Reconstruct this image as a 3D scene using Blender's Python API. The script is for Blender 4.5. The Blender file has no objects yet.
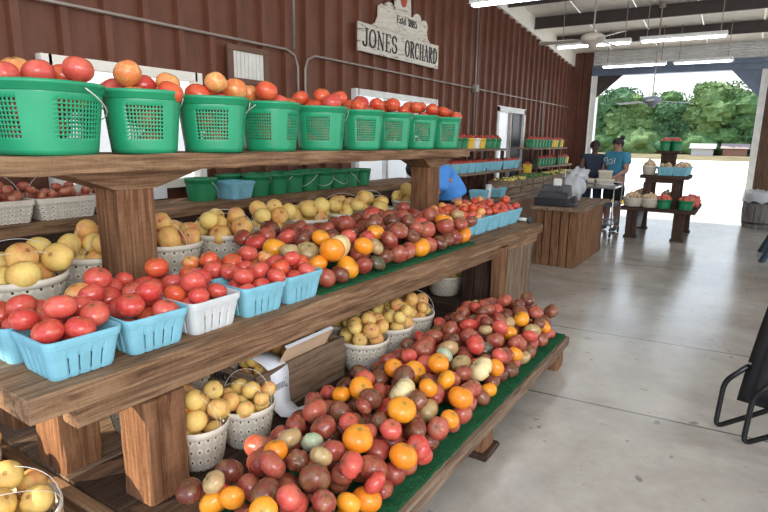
import bpy, math, random
from mathutils import Vector, Matrix, Euler
PI = math.pi
random.seed(7)
SC = bpy.context.scene
COL = SC.collection

# ------------------------------------------------------------------ camera
F = 556.6
YAW, PIT, ROL = [math.radians(a) for a in (32.63, 11.92, 0.87)]
H = 1.6
fw = Vector((-math.sin(YAW)*math.cos(PIT), math.cos(YAW)*math.cos(PIT), -math.sin(PIT)))
rt = fw.cross(Vector((0, 0, 1))).normalized()
up = rt.cross(fw)
R_ = math.cos(ROL)*rt + math.sin(ROL)*up
U_ = -math.sin(ROL)*rt + math.cos(ROL)*up
cd = bpy.data.cameras.new('camera')
cam = bpy.data.objects.new('camera', cd)
COL.objects.link(cam)
M = Matrix(((R_.x, U_.x, -fw.x, 0), (R_.y, U_.y, -fw.y, 0), (R_.z, U_.z, -fw.z, H), (0, 0, 0, 1)))
cam.matrix_world = M
cd.lens = F/768*36
cd.sensor_width = 36
cd.clip_start = 0.05
cd.clip_end = 500
SC.camera = cam

# ------------------------------------------------------------------ materials
MATS = {}
class NT:
    def __init__(s, name):
        s.m = bpy.data.materials.new(name); s.m.use_nodes = True
        s.t = s.m.node_tree; s.b = s.t.nodes['Principled BSDF']; MATS[name] = s.m
    def n(s, typ, **k):
        x = s.t.nodes.new('ShaderNode'+typ)
        for a, v in k.items():
            if a.startswith('i_'):
                key = a[2:]
                key = int(key) if key.isdigit() else key.replace('_', ' ')
                x.inputs[key].default_value = v
            else: setattr(x, a, v)
        return x
    def l(s, a, b): s.t.links.new(a, b)
    def ramp(s, fac, stops, interp='LINEAR'):
        r = s.n('ValToRGB'); e = r.color_ramp.elements
        r.color_ramp.interpolation = interp
        while len(e) < len(stops): e.new(0.5)
        for q, (p, c) in zip(e, stops): q.position = p; q.color = (*c, 1)
        s.l(fac, r.inputs[0]); return r.outputs[0]
    def coord(s, scale=(1, 1, 1), rand=0.0, which='Object'):
        tc = s.n('TexCoord'); mp = s.n('Mapping'); mp.inputs['Scale'].default_value = scale
        s.l(tc.outputs[which], mp.inputs[0])
        if rand:
            oi = s.n('ObjectInfo'); mu = s.n('Math', operation='MULTIPLY'); mu.inputs[1].default_value = rand
            s.l(oi.outputs['Random'], mu.inputs[0]); s.l(mu.outputs[0], mp.inputs['Location'])
        return mp.outputs[0]
    def noise(s, vec, scale, detail=4, rough=0.55, dist=0.0):
        x = s.n('TexNoise'); x.inputs['Scale'].default_value = scale; x.inputs['Detail'].default_value = detail
        x.inputs['Roughness'].default_value = rough; x.inputs['Distortion'].default_value = dist
        s.l(vec, x.inputs['Vector']); return x.outputs[0]
    def mix(s, fac, a, b, mode='MIX'):
        x = s.n('MixRGB', blend_type=mode)
        for i, v in enumerate((fac, a, b)):
            if isinstance(v, (int, float)): x.inputs[i].default_value = v if i == 0 else (v, v, v, 1)
            elif isinstance(v, tuple): x.inputs[i].default_value = (*v, 1)
            else: s.l(v, x.inputs[i])
        return x.outputs[0]
    def math(s, op, a, b=None):
        x = s.n('Math', operation=op)
        for i, v in enumerate((a, b)):
            if v is None: continue
            if isinstance(v, (int, float)): x.inputs[i].default_value = v
            else: s.l(v, x.inputs[i])
        return x.outputs[0]
    def base(s, c, rough=0.5, metal=0.0, spec=0.5):
        if isinstance(c, tuple): s.b.inputs['Base Color'].default_value = (*c, 1)
        else: s.l(c, s.b.inputs['Base Color'])
        if isinstance(rough, (int, float)): s.b.inputs['Roughness'].default_value = rough
        else: s.l(rough, s.b.inputs['Roughness'])
        s.b.inputs['Metallic'].default_value = metal
        s.b.inputs['Specular IOR Level'].default_value = spec
    def bump(s, h, strength=0.3, dist=0.01):
        b = s.n('Bump'); b.inputs['Strength'].default_value = strength; b.inputs['Distance'].default_value = dist
        s.l(h, b.inputs['Height']); s.l(b.outputs[0], s.b.inputs['Normal'])

def simple(name, c, rough=0.5, metal=0.0, spec=0.5, var=0.12, sc=6):
    t = NT(name); v = t.coord(rand=9.0)
    n = t.noise(v, sc)
    d = tuple(x*(1-var) for x in c); e = tuple(min(1, x*(1+var)) for x in c)
    t.base(t.ramp(n, [(0.3, d), (0.7, e)]), rough, metal, spec)
    return t.m

def wood(name, axis, c1, c2, dark=(0.03, 0.015, 0.008), rough=0.75, fine=1.0):
    t = NT(name)
    sc = [26*fine, 26*fine, 26*fine]; sc[axis] = 2.0*fine
    v = t.coord(tuple(sc), rand=37.0)
    a = t.noise(v, 1.0, 8, 0.65, 1.2)
    sc2 = [60*fine]*3; sc2[axis] = 2.0
    v2 = t.coord(tuple(sc2), rand=11.0)
    b = t.noise(v2, 1.0, 3, 0.6, 0.3)
    v3 = t.coord((1, 1, 1), rand=5.0)
    g = t.noise(v3, 2.3, 3)
    mid = tuple((x+y)/2 for x, y in zip(c1, c2)); base = t.ramp(a, [(0.22, dark), (0.38, tuple((x*1.1) for x in c1)), (0.52, mid), (0.72, c2)])
    lines = t.ramp(b, [(0.35, (0.45, 0.42, 0.4)), (0.55, (1, 1, 1))])
    c = t.mix(0.8, base, lines, 'MULTIPLY')
    c = t.mix(0.55, c, t.ramp(g, [(0.35, (0.6, 0.55, 0.5)), (0.65, (1.0, 1.0, 1.0))]), 'MULTIPLY')
    sv = [26, 26, 26]; sv[axis] = 90
    w2 = t.noise(t.coord(tuple(sv)), 1, 2)
    c = t.mix(0.18, c, t.ramp(w2, [(0.4, (0.5, 0.45, 0.4)), (0.6, (1.1, 1.05, 1.0))]), 'MULTIPLY')
    t.base(c, rough, spec=0.25)
    t.bump(t.math('ADD', a, t.math('MULTIPLY', b, 0.5)), 0.5, 0.006)
    return t.m

BR1, BR2 = (0.17, 0.090, 0.048), (0.43, 0.27, 0.155)
GR1, GR2 = (0.16, 0.105, 0.07), (0.40, 0.29, 0.205)
WX = wood('brown wood x', 0, BR1, BR2); WY = wood('brown wood y', 1, BR1, BR2); WZ = wood('brown wood z', 2, (0.16, 0.070, 0.032), (0.36, 0.19, 0.10))
GX = wood('grey wood x', 0, GR1, GR2); GY = wood('grey wood y', 1, GR1, GR2); GZ = wood('grey wood z', 2, GR1, GR2)
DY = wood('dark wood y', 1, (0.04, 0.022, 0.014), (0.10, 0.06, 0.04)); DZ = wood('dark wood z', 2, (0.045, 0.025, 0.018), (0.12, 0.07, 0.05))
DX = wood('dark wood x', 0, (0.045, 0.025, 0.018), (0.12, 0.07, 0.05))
CX = wood('crate wood x', 0, (0.22, 0.15, 0.10), (0.45, 0.34, 0.24)); CY = wood('crate wood y', 1, (0.16, 0.10, 0.065), (0.34, 0.235, 0.16))

def fruit_mat(name, c1, c2, c3, mott=0.45, rough=0.22, scar=(0.12, 0.07, 0.03), sc=1.3, streak=0.35, scar_r=0.982):
    t = NT(name); oi = t.n('ObjectInfo')
    base = t.ramp(oi.outputs['Random'], [(0, c1), (1, c2)])
    v = t.coord((1, 1, 1), rand=23.0)
    n = t.noise(v, sc, 3, 0.6, 0.6)
    c = t.mix(t.math('MULTIPLY', t.ramp(n, [(0.45, (0, 0, 0)), (0.68, (1, 1, 1))]), mott), base, c3)
    # fine mottling and meridian streaks
    c = t.mix(streak, c, t.ramp(t.noise(v, 7, 4, 0.7), [(0.3, (0.7, 0.7, 0.7)), (0.7, (1.25, 1.2, 1.15))]), 'MULTIPLY')
    tc = t.n('TexCoord'); sx = t.n('SeparateXYZ'); t.l(tc.outputs['Object'], sx.inputs[0])
    nz = t.n('VectorMath', operation='NORMALIZE'); t.l(tc.outputs['Object'], nz.inputs[0])
    sn = t.n('SeparateXYZ'); t.l(nz.outputs[0], sn.inputs[0])
    m = t.ramp(t.math('ADD', sn.outputs[2], t.math('MULTIPLY', t.noise(v, 5, 2), 0.03)), [(scar_r, (0, 0, 0)), (min(0.999, scar_r+0.022), (1, 1, 1))])
    c = t.mix(m, c, scar)
    sh = t.ramp(sn.outputs[2], [(0.55, (0, 0, 0)), (0.97, (1, 1, 1))])
    c = t.mix(t.math('MULTIPLY', sh, 0.35), c, tuple(x*0.6 for x in c3))
    t.base(c, rough, spec=0.5)
    t.b.inputs['Subsurface Weight'].default_value = 0.0
    return t.m

T_RED = fruit_mat('red tomato skin', (0.58, 0.050, 0.022), (0.68, 0.10, 0.04), (0.76, 0.24, 0.08), 0.45, 0.2, scar=(0.20, 0.12, 0.05))
T_SMALL = fruit_mat('small dark red tomato skin', (0.32, 0.025, 0.015), (0.40, 0.05, 0.03), (0.45, 0.10, 0.05), 0.5, 0.3)
T_PINK = fruit_mat('pinkish red tomato skin', (0.54, 0.045, 0.036), (0.62, 0.10, 0.075), (0.68, 0.22, 0.11), 0.4, 0.2)
T_BLUSH = fruit_mat('orange blushed tomato skin', (0.75, 0.20, 0.06), (0.80, 0.30, 0.10), (0.80, 0.55, 0.20), 0.8, 0.22)
T_DUSK = fruit_mat('dusky red heirloom skin', (0.27, 0.040, 0.028), (0.46, 0.090, 0.058), (0.42, 0.20, 0.10), 0.6, 0.22)
T_PURP = fruit_mat('purple brown heirloom skin', (0.13, 0.028, 0.02), (0.25, 0.062, 0.038), (0.26, 0.17, 0.07), 0.6, 0.22)
T_ORNG = fruit_mat('orange heirloom skin', (0.84, 0.22, 0.012), (0.86, 0.34, 0.02), (0.88, 0.42, 0.05), 0.5, 0.22, scar=(0.25, 0.2, 0.05), streak=0.15)
T_OLIV = fruit_mat('olive brown heirloom skin', (0.38, 0.26, 0.11), (0.46, 0.28, 0.13), (0.55, 0.42, 0.2), 0.8, 0.25)
T_GREN = fruit_mat('pale green heirloom skin', (0.36, 0.44, 0.28), (0.42, 0.46, 0.28), (0.62, 0.60, 0.40), 0.6, 0.25)
T_DARK = fruit_mat('dark green brown heirloom skin', (0.10, 0.06, 0.035), (0.12, 0.075, 0.04), (0.13, 0.17, 0.10), 0.9, 0.25)
T_PALE = fruit_mat('pale yellow heirloom skin', (0.80, 0.62, 0.30), (0.82, 0.66, 0.34), (0.72, 0.62, 0.36), 0.5, 0.3, streak=0.2)
PEACH = fruit_mat('peach skin', (0.80, 0.54, 0.16), (0.76, 0.45, 0.13), (0.68, 0.18, 0.08), 0.75, 0.62, sc=1.1, scar=(0.30, 0.14, 0.05), streak=0.35, scar_r=0.994)
PEACHY = fruit_mat('yellow peach skin', (0.84, 0.65, 0.20), (0.80, 0.56, 0.16), (0.76, 0.36, 0.10), 0.65, 0.6, sc=1.0, scar=(0.35, 0.18, 0.05), streak=0.3, scar_r=0.994)
POT = fruit_mat('small red potato skin', (0.32, 0.03, 0.03), (0.46, 0.12, 0.07), (0.62, 0.40, 0.18), 0.5, 0.35)

def plastic(name, c, rough=0.35):
    t = NT(name); v = t.coord(rand=3.0)
    t.base(t.mix(0.3, c, t.ramp(t.noise(v, 9, 3), [(0.3, tuple(x*0.75 for x in c)), (0.7, tuple(min(1, x*1.2) for x in c))])), rough)
    return t.m
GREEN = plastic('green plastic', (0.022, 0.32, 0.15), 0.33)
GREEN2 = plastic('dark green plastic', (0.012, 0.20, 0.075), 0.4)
YELLOW = plastic('yellow plastic', (0.75, 0.48, 0.03), 0.4)
WHITEP = plastic('white plastic', (0.78, 0.76, 0.72), 0.4)
BLUEP = simple('sky blue moulded pulp', (0.21, 0.47, 0.57), 0.85, spec=0.2, var=0.10, sc=14)
WHTP = simple('whitish blue moulded pulp', (0.58, 0.60, 0.60), 0.85, spec=0.2, var=0.08, sc=14)
WIRE = simple('white wire', (0.75, 0.73, 0.68), 0.4, spec=0.5)
BLACK = simple('black plastic', (0.012, 0.013, 0.016), 0.4)
BLKM = simple('black enamelled steel', (0.02, 0.02, 0.022), 0.25, 0.4)
STEEL = simple('stainless steel', (0.55, 0.56, 0.58), 0.3, 0.9)
GALV = simple('galvanised conduit', (0.30, 0.25, 0.22), 0.5, 0.4)
WHITE = simple('white painted metal', (0.72, 0.72, 0.70), 0.5)
CREAM = simple('cream insulation facing', (0.82, 0.78, 0.70), 0.8, var=0.06)
BEAM = simple('dark painted steel beam', (0.045, 0.032, 0.028), 0.6, var=0.2)
LINT = simple('bluish grey steel', (0.13, 0.17, 0.24), 0.5)
PAPER = simple('white paper', (0.78, 0.80, 0.84), 0.8, var=0.05)
CARD = simple('brown cardboard', (0.55, 0.38, 0.25), 0.85)
INK = simple('black ink', (0.03, 0.03, 0.03), 0.8)
BLUEINK = simple('blue ink', (0.12, 0.32, 0.60), 0.8)
LEAF = simple('green leaves', (0.07, 0.19, 0.03), 0.6, var=0.5, sc=20)
FRAMEB = simple('brown frame', (0.14, 0.07, 0.045), 0.7)
NAVY = simple('dark blue painted wood', (0.03, 0.055, 0.075), 0.5)

t = NT('red brown ribbed steel')
v = t.coord((1, 1, 1)); n = t.noise(v, 3.0, 6, 0.7); n2 = t.noise(t.coord((1, 8, 0.8)), 2, 4)
c = t.ramp(n, [(0.3, (0.112, 0.038, 0.020)), (0.7, (0.165, 0.062, 0.036))])
c = t.mix(0.35, c, t.ramp(n2, [(0.35, (0.7, 0.7, 0.7)), (0.65, (1.15, 1.1, 1.05))]), 'MULTIPLY')
t.base(c, 0.5, spec=0.4); SIDING = t.m

t = NT('polished concrete')
v = t.coord((1, 1, 1))
n = t.noise(v, 0.7, 6, 0.65, 0.5); n2 = t.noise(v, 5, 6, 0.75); n3 = t.noise(t.coord((1, 3.5, 1)), 1.8, 5, 0.7, 0.8)
c = t.ramp(n, [(0.32, (0.29, 0.26, 0.22)), (0.5, (0.44, 0.40, 0.35)), (0.68, (0.57, 0.53, 0.465))])
c = t.mix(0.5, c, t.ramp(n2, [(0.3, (0.72, 0.72, 0.72)), (0.7, (1.15, 1.15, 1.15))]), 'MULTIPLY')
c = t.mix(t.math('MULTIPLY', t.ramp(n3, [(0.62, (0, 0, 0)), (0.72, (1, 1, 1))]), 0.45), c, (0.45, 0.40, 0.32))
c = t.mix(t.math('MULTIPLY', t.ramp(t.noise(v, 9, 2), [(0.68, (0, 0, 0)), (0.72, (1, 1, 1))]), 0.6), c, (0.08, 0.08, 0.085))
sx = t.n('SeparateXYZ'); t.l(v, sx.inputs[0])
for y0 in (3.47, 4.9, 8.0):
    d = t.math('ABSOLUTE', t.math('SUBTRACT', t.math('SUBTRACT', sx.outputs[1], t.math('MULTIPLY', sx.outputs[0], 0.09)), y0+0.0))
    c = t.mix(t.math('MULTIPLY', t.math('LESS_THAN', d, 0.009), 0.75), c, (0.05, 0.045, 0.04))
t.base(c, t.math('ADD', t.math('MULTIPLY', n2, 0.22), 0.09), spec=0.9)
t.bump(n2, 0.06, 0.01); CONC = t.m

t = NT('pale gravel'); v = t.coord((1, 1, 1))
t.base(t.ramp(t.noise(v, 0.2, 8, 0.7), [(0.3, (0.62, 0.60, 0.56)), (0.7, (0.80, 0.78, 0.74))]), 0.9, spec=0.1); GRAVEL = t.m
t = NT('dry tan grass'); v = t.coord((1, 0.3, 1))
t.base(t.ramp(t.noise(v, 0.25, 8, 0.75), [(0.35, (0.10, 0.085, 0.035)), (0.6, (0.20, 0.16, 0.09))]), 0.95, spec=0.1); DRY = t.m
def foliage(name, a, b):
    t = NT(name); v = t.coord(rand=30.0)
    n = t.noise(v, 1.2, 8, 0.75)
    t.base(t.ramp(n, [(0.35, a), (0.62, b)]), 0.8, spec=0.15); t.bump(n, 1.0, 0.5); return t.m
FOL = [foliage('green tree foliage', (0.055, 0.12, 0.035), (0.17, 0.29, 0.10)), foliage('dark tree foliage', (0.04, 0.10, 0.045), (0.13, 0.24, 0.10)), foliage('pale tree foliage', (0.09, 0.16, 0.05), (0.24, 0.34, 0.12))]

t = NT('green artificial turf'); v = t.coord((1, 1, 1))
n = t.noise(v, 90, 4, 0.8); n2 = t.noise(v, 7, 3)
t.base(t.mix(0.4, t.ramp(n, [(0.3, (0.008, 0.045, 0.018)), (0.7, (0.03, 0.17, 0.07))]), t.ramp(n2, [(0.3, (0.5, 0.5, 0.5)), (0.7, (1.2, 1.2, 1.2))]), 'MULTIPLY'), 0.9, spec=0.1)
t.bump(n, 1.0, 0.01); TURF = t.m

def splint(name, c, gaps=True, nu=30, vz=26.0):
    t = NT(name); tc = t.n('TexCoord'); sx = t.n('SeparateXYZ'); t.l(tc.outputs['Object'], sx.inputs[0])
    a = t.math('ARCTAN2', sx.outputs[1], sx.outputs[0])
    u = t.math('MULTIPLY', a, nu/(2*PI)); w = t.math('MULTIPLY', sx.outputs[2], vz)
    s1 = t.math('SINE', t.math('MULTIPLY', t.math('ADD', u, w), PI)); s2 = t.math('SINE', t.math('MULTIPLY', t.math('SUBTRACT', u, w), PI))
    weave = t.math('MULTIPLY', s1, s2)
    v = t.coord(rand=7.0)
    cc = t.ramp(t.noise(v, 18, 3), [(0.3, tuple(x*0.8 for x in c)), (0.7, tuple(min(1, x*1.12) for x in c))])
    cc = t.mix(t.ramp(weave, [(0.0, (0.78, 0.78, 0.78)), (0.15, (0, 0, 0))]), cc, tuple(x*0.7 for x in c))
    if gaps:
        cc = t.mix(t.ramp(weave, [(0.86, (0, 0, 0)), (0.90, (1, 1, 1))]), cc, (0.03, 0.02, 0.012))
    t.base(cc, 0.75, spec=0.2); t.bump(weave, 0.3, 0.004)
    return t.m
SPL = splint('woven wood splint', (0.68, 0.61, 0.50), True, 22, 20.0); SPLR = simple('pale bent wood', (0.72, 0.65, 0.54), 0.75)
SPLW = splint('pale woven wood splint', (0.78, 0.72, 0.62), True, 26, 40.0)

def emis(name, c, s):
    t = NT(name); t.base((1.0, 1.0, 1.0), 0.5)
    t.b.inputs['Emission Color'].default_value = (*c, 1); t.b.inputs['Emission Strength'].default_value = s
    return t.m
TUBE = emis('lit fluorescent tube', (0.9, 0.96, 1.0), 7.0)
WINL = emis('glowing window glass', (0.60, 0.68, 0.76), 0.28)  # panes emit by themselves, painting in the daylight behind them
t = NT('window glass'); t.base((0.5, 0.6, 0.65), 0.05); WINL2 = t.m

t = NT('clear plastic bag'); t.base((0.75, 0.78, 0.82), 0.25); t.b.inputs['Alpha'].default_value = 0.55; BAG = t.m

# ------------------------------------------------------------------ mesh helpers
class MB:
    def __init__(s): s.v = []; s.f = []
    def add(s, vs, fs, mat=None):
        o = len(s.v)
        s.v += [tuple(mat @ Vector(p)) if mat else tuple(p) for p in vs]
        s.f += [tuple(i+o for i in f) for f in fs]; return s
    def box(s, x0, y0, z0, x1, y1, z1, mat=None, ch=0.0):
        # chamfered box: three nested slabs keep the silhouette soft
        if ch <= 0:
            v = [(x, y, z) for z in (z0, z1) for y in (y0, y1) for x in (x0, x1)]
            f = [(0, 2, 3, 1), (4, 5, 7, 6), (0, 1, 5, 4), (2, 6, 7, 3), (0, 4, 6, 2), (1, 3, 7, 5)]
            return s.add(v, f, mat)
        v = []; idx = {}
        X, Y, Z = (x0, x1), (y0, y1), (z0, z1)
        for a in (0, 1):
            for b in (0, 1):
                for c in (0, 1):
                    px, py, pz = X[a], Y[b], Z[c]; sx, sy, sz = (1-2*a)*ch, (1-2*b)*ch, (1-2*c)*ch
                    for k, p in enumerate(((px, py+sy, pz+sz), (px+sx, py, pz+sz), (px+sx, py+sy, pz))):
                        idx[a, b, c, k] = len(v); v.append(p)
        I = lambda a, b, c, k: idx[a, b, c, k]
        f = []
        for a in (0, 1): f.append([I(a, 0, 0, 0), I(a, 1, 0, 0), I(a, 1, 1, 0), I(a, 0, 1, 0)][::1 if a else -1])
        for b in (0, 1): f.append([I(0, b, 0, 1), I(0, b, 1, 1), I(1, b, 1, 1), I(1, b, 0, 1)][::1 if b else -1])
        for c in (0, 1): f.append([I(0, 0, c, 2), I(1, 0, c, 2), I(1, 1, c, 2), I(0, 1, c, 2)][::1 if c else -1])
        for b in (0, 1):
            for c in (0, 1): f.append([I(0, b, c, 1), I(1, b, c, 1), I(1, b, c, 2), I(0, b, c, 2)][::1 if (b ^ c) else -1])
        for a in (0, 1):
            for c in (0, 1): f.append([I(a, 0, c, 0), I(a, 1, c, 0), I(a, 1, c, 2), I(a, 0, c, 2)][::-1 if (a ^ c) else 1])
        for a in (0, 1):
            for b in (0, 1): f.append([I(a, b, 0, 0), I(a, b, 1, 0), I(a, b, 1, 1), I(a, b, 0, 1)][::1 if (a ^ b) else -1])
        for a in (0, 1):
            for b in (0, 1):
                for c in (0, 1): f.append([I(a, b, c, 0), I(a, b, c, 1), I(a, b, c, 2)][::1 if (a ^ b ^ c) else -1])
        return s.add(v, [tuple(q) for q in f], mat)
    def tube(s, pts, r, n=8, closed=False):
        pts = [Vector(p) for p in pts]; rs = r if isinstance(r, (list, tuple)) else [r]*len(pts)
        vs = []; m = len(pts); prev = None
        for i, p in enumerate(pts):
            if closed: d = pts[(i+1) % m]-pts[i-1]
            else: d = (pts[min(i+1, m-1)]-pts[max(i-1, 0)])
            d.normalize()
            a = prev if prev else (Vector((0, 0, 1)) if abs(d.z) < 0.9 else Vector((1, 0, 0)))
            a = (a-d*a.dot(d)).normalized(); prev = a; b = d.cross(a)
            for k in range(n):
                t_ = 2*PI*k/n; vs.append(p+(a*math.cos(t_)+b*math.sin(t_))*rs[i])
        fs = []
        for i in range(m if closed else m-1):
            j = (i+1) % m
            for k in range(n): fs.append((i*n+k, i*n+(k+1) % n, j*n+(k+1) % n, j*n+k))
        if not closed: fs += [tuple(range(n))[::-1], tuple((m-1)*n+k for k in range(n))]
        return s.add(vs, fs)
    def lathe(s, prof, n=24, mat=None, cap=True):
        vs = [(r*math.cos(2*PI*k/n), r*math.sin(2*PI*k/n), z) for r, z in prof for k in range(n)]
        fs = [(i*n+k, i*n+(k+1) % n, (i+1)*n+(k+1) % n, (i+1)*n+k) for i in range(len(prof)-1) for k in range(n)]
        if cap: fs += [tuple(range(n))[::-1], tuple((len(prof)-1)*n+k for k in range(n))]
        return s.add(vs, fs, mat)
    def ball(s, c, r, n=10, m=6, sz=1.0):
        vs = [(c[0], c[1], c[2]-r*sz)]
        for i in range(1, m):
            a = PI*i/m-PI/2
            vs += [(c[0]+r*math.cos(a)*math.cos(2*PI*k/n), c[1]+r*math.cos(a)*math.sin(2*PI*k/n), c[2]+r*sz*math.sin(a)) for k in range(n)]
        vs.append((c[0], c[1], c[2]+r*sz)); L = len(vs)-1
        fs = [(0, 1+(k+1) % n, 1+k) for k in range(n)]
        for i in range(m-2):
            o = 1+i*n
            fs += [(o+k, o+(k+1) % n, o+n+(k+1) % n, o+n+k) for k in range(n)]
        o = 1+(m-2)*n
        fs += [(o+k, o+(k+1) % n, L) for k in range(n)]
        return s.add(vs, fs)
    def mesh(s, name, mat, smooth=False):
        me = bpy.data.meshes.new(name); me.from_pydata(s.v, [], s.f); me.update()
        if mat: me.materials.append(mat)
        if smooth: me.shade_smooth()
        return me
    def build(s, name, mat, parent=None, smooth=False, loc=None, rotz=0.0):
        return link(name, s.mesh(name, mat, smooth), parent, loc, rotz)

def link(name, me, parent=None, loc=None, rotz=0.0):
    o = bpy.data.objects.new(name, me); COL.objects.link(o)
    if parent: o.parent = parent
    if loc: o.location = loc
    if rotz: o.rotation_euler = (0, 0, rotz)
    return o
def tag(o, label, cat, group=None, kind=None):
    o['label'] = label; o['category'] = cat
    if group: o['group'] = group
    if kind: o['kind'] = kind
    return o
def thing(name, label, cat, loc=(0, 0, 0), rotz=0.0, group=None):
    return tag(link(name, None, None, loc, rotz), label, cat, group)
def struct(name, mb, mat, smooth=False, parent=None):
    o = mb.build(name, mat, parent, smooth)
    if not parent: o['kind'] = 'structure'
    return o
def dup(root, loc, rotz=None, label=None, group=None, scale=None):
    r = root.copy(); COL.objects.link(r); r.location = loc
    if rotz is not None: r.rotation_euler = (0, 0, rotz)
    if scale is not None: r.scale = scale
    if label: r['label'] = label
    if group: r['group'] = group
    for ch in list(root.children):
        c = ch.copy(); COL.objects.link(c); c.parent = r
        for g in ch.children:
            d = g.copy(); COL.objects.link(d); d.parent = c
    return r
def solid(o, th, off=-1.0):
    m = o.modifiers.new('thickness', 'SOLIDIFY'); m.thickness = th; m.offset = off; return o

ORD = 'zero first second third fourth fifth sixth seventh eighth ninth tenth eleventh twelfth thirteenth fourteenth fifteenth sixteenth seventeenth eighteenth nineteenth twentieth'.split()
def ordw(n):
    if n <= 20: return ORD[n]
    tens = {2: 'twenty', 3: 'thirty', 4: 'forty', 5: 'fifty'}[n//10]
    return tens+'-'+ORD[n % 10] if n % 10 else tens[:-1]+'ieth'

def plank(name, size, mat, axis, loc, rotz=0.0, parent=None, ch=0.006, wob=0.004, seg=14, seed=0, tilt=None):
    """timber: chamfered and slightly worn, centred on loc in x,y, z from loc.z up"""
    rnd = random.Random(seed)
    L = size[axis]; oth = [i for i in range(3) if i != axis]; a, b = size[oth[0]]/2, size[oth[1]]/2
    ring = [(-a+ch, -b), (a-ch, -b), (a, -b+ch), (a, b-ch), (a-ch, b), (-a+ch, b), (-a, b-ch), (-a, -b+ch)]
    vs = []; fs = []
    for i in range(seg+1):
        t_ = -L/2+L*i/seg
        for (p, q) in ring:
            w = [0, 0, 0]; w[axis] = t_ + (rnd.uniform(-1, 1)*wob*0.5 if i in (0, seg) else 0); w[oth[0]] = p+rnd.uniform(-1, 1)*wob; w[oth[1]] = q+rnd.uniform(-1, 1)*wob*0.6
            vs.append(tuple(w))
    n = 8
    for i in range(seg):
        for k in range(n): fs.append((i*n+k, i*n+(k+1) % n, (i+1)*n+(k+1) % n, (i+1)*n+k))
    fs += [tuple(range(n))[::-1], tuple(seg*n+k for k in range(n))]
    if axis == 1: fs = [f[::-1] for f in fs]
    mb = MB().add(vs, fs)
    o = mb.build(name, mat, parent)
    o.location = (loc[0], loc[1], loc[2]+size[2]/2); o.rotation_euler = (0, 0, rotz)
    if tilt: o.rotation_euler = tilt
    return o

# fruit meshes (unit radius)
def fruit_mesh(name, mat, seed, lobes=0, amp=0.0, squash=0.85, dimple=0.12, wob=0.05, stretch=1.0, n=24, m=14, crease=0.0, point=0.0):
    rnd = random.Random(seed)
    ph = [rnd.uniform(0, 6.28) for _ in range(6)]
    la = [1+rnd.uniform(-0.5, 0.5) for _ in range(max(lobes, 1))]
    vs = []
    for i in range(m+1):
        th = PI*i/m
        for k in range(n):
            a = 2*PI*k/n
            r = 1.0
            s_ = math.sin(th)
            if lobes:
                q = abs(math.sin(lobes*a/2+ph[0])); w = la[int((lobes*a/(2*PI)+ph[0]/PI)) % lobes]
                r -= amp*w*(1-q)**1.6*min(1.0, s_*1.5)
            r += wob*(math.sin(a+ph[1])*s_+0.6*math.sin(2*a+ph[2])*s_*s_+0.5*math.cos(2*th+ph[3])*0.5)
            if crease: 
                d = abs((a-PI/2+PI) % (2*PI)-PI); r -= crease*math.exp(-(d/0.16)**2)*(0.4+0.6*s_)
            x, y, z = r*s_*math.cos(a), r*s_*math.sin(a), r*math.cos(th)
            rho = math.hypot(x, y)
            z *= squash
            if z > 0: z -= dimple*math.exp(-(rho/0.38)**2)
            else: z += 0.4*dimple*math.exp(-(rho/0.3)**2) - point*math.exp(-(rho/0.18)**2)
            vs.append((x*stretch, y, z))
    fs = []
    for i in range(m):
        for k in range(n):
            fs.append((i*n+k, (i+1)*n+k, (i+1)*n+(k+1) % n, i*n+(k+1) % n))
    # weld poles
    top = len(vs); zt = vs[0][2]; zb = vs[m*n][2]
    vs.append((0, 0, zt)); vs.append((0, 0, zb))
    f2 = []
    for f in fs:
        g = [top if j < n else (top+1 if j >= m*n else j) for j in f]
        h = []
        for j in g:
            if j not in h: h.append(j)
        f2.append(tuple(h))
    return MB().add(vs, f2).mesh(name, mat, True)

VAR = {}
def variants(key, mat, cnt, **k):
    VAR[key] = [fruit_mesh(key.replace('_', ' '), mat, 100+i*7+len(VAR)*31, **{a: (v[i % len(v)] if isinstance(v, list) else v) for a, v in k.items()}) for i in range(cnt)]
variants('red', T_RED, 4, lobes=[0, 5, 6, 4], amp=0.05, squash=0.86, wob=0.04)
variants('pink', T_PINK, 4, lobes=[5, 0, 7, 4], amp=0.06, squash=0.84, wob=0.05)
variants('blush', T_BLUSH, 2, lobes=[5, 4], amp=0.05, squash=0.88, wob=0.05)
HL = dict(lobes=[8, 6, 10, 5, 0], amp=[0.10, 0.13, 0.09, 0.08, 0.0], squash=[0.78, 0.82, 0.74, 0.85, 0.88], wob=0.06, dimple=0.16)
variants('dusk', T_DUSK, 5, **HL); variants('purp', T_PURP, 5, **HL)
variants('hred', T_PINK, 4, **HL)
variants('orng', T_ORNG, 3, lobes=[0, 5, 8], amp=[0, 0.05, 0.07], squash=[0.9, 0.85, 0.8], wob=0.04)
variants('oliv', T_OLIV, 3, **HL); variants('gren', T_GREN, 2, **HL); variants('dark', T_DARK, 2, lobes=11, amp=0.2, squash=0.72, wob=0.06, dimple=0.2)
variants('pale', T_PALE, 2, lobes=10, amp=0.18, squash=0.72, wob=0.09, dimple=0.2)
variants('peach', PEACH, 3, squash=[0.95, 0.92, 0.98], crease=0.10, dimple=0.12, wob=0.03, point=0.05)
variants('peachy', PEACHY, 3, squash=[0.95, 0.92, 0.98], crease=0.09, dimple=0.12, wob=0.03, point=0.06)
variants('pot', POT, 3, squash=0.8, wob=0.08, dimple=0.05, stretch=1.1, n=14, m=8)
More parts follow.
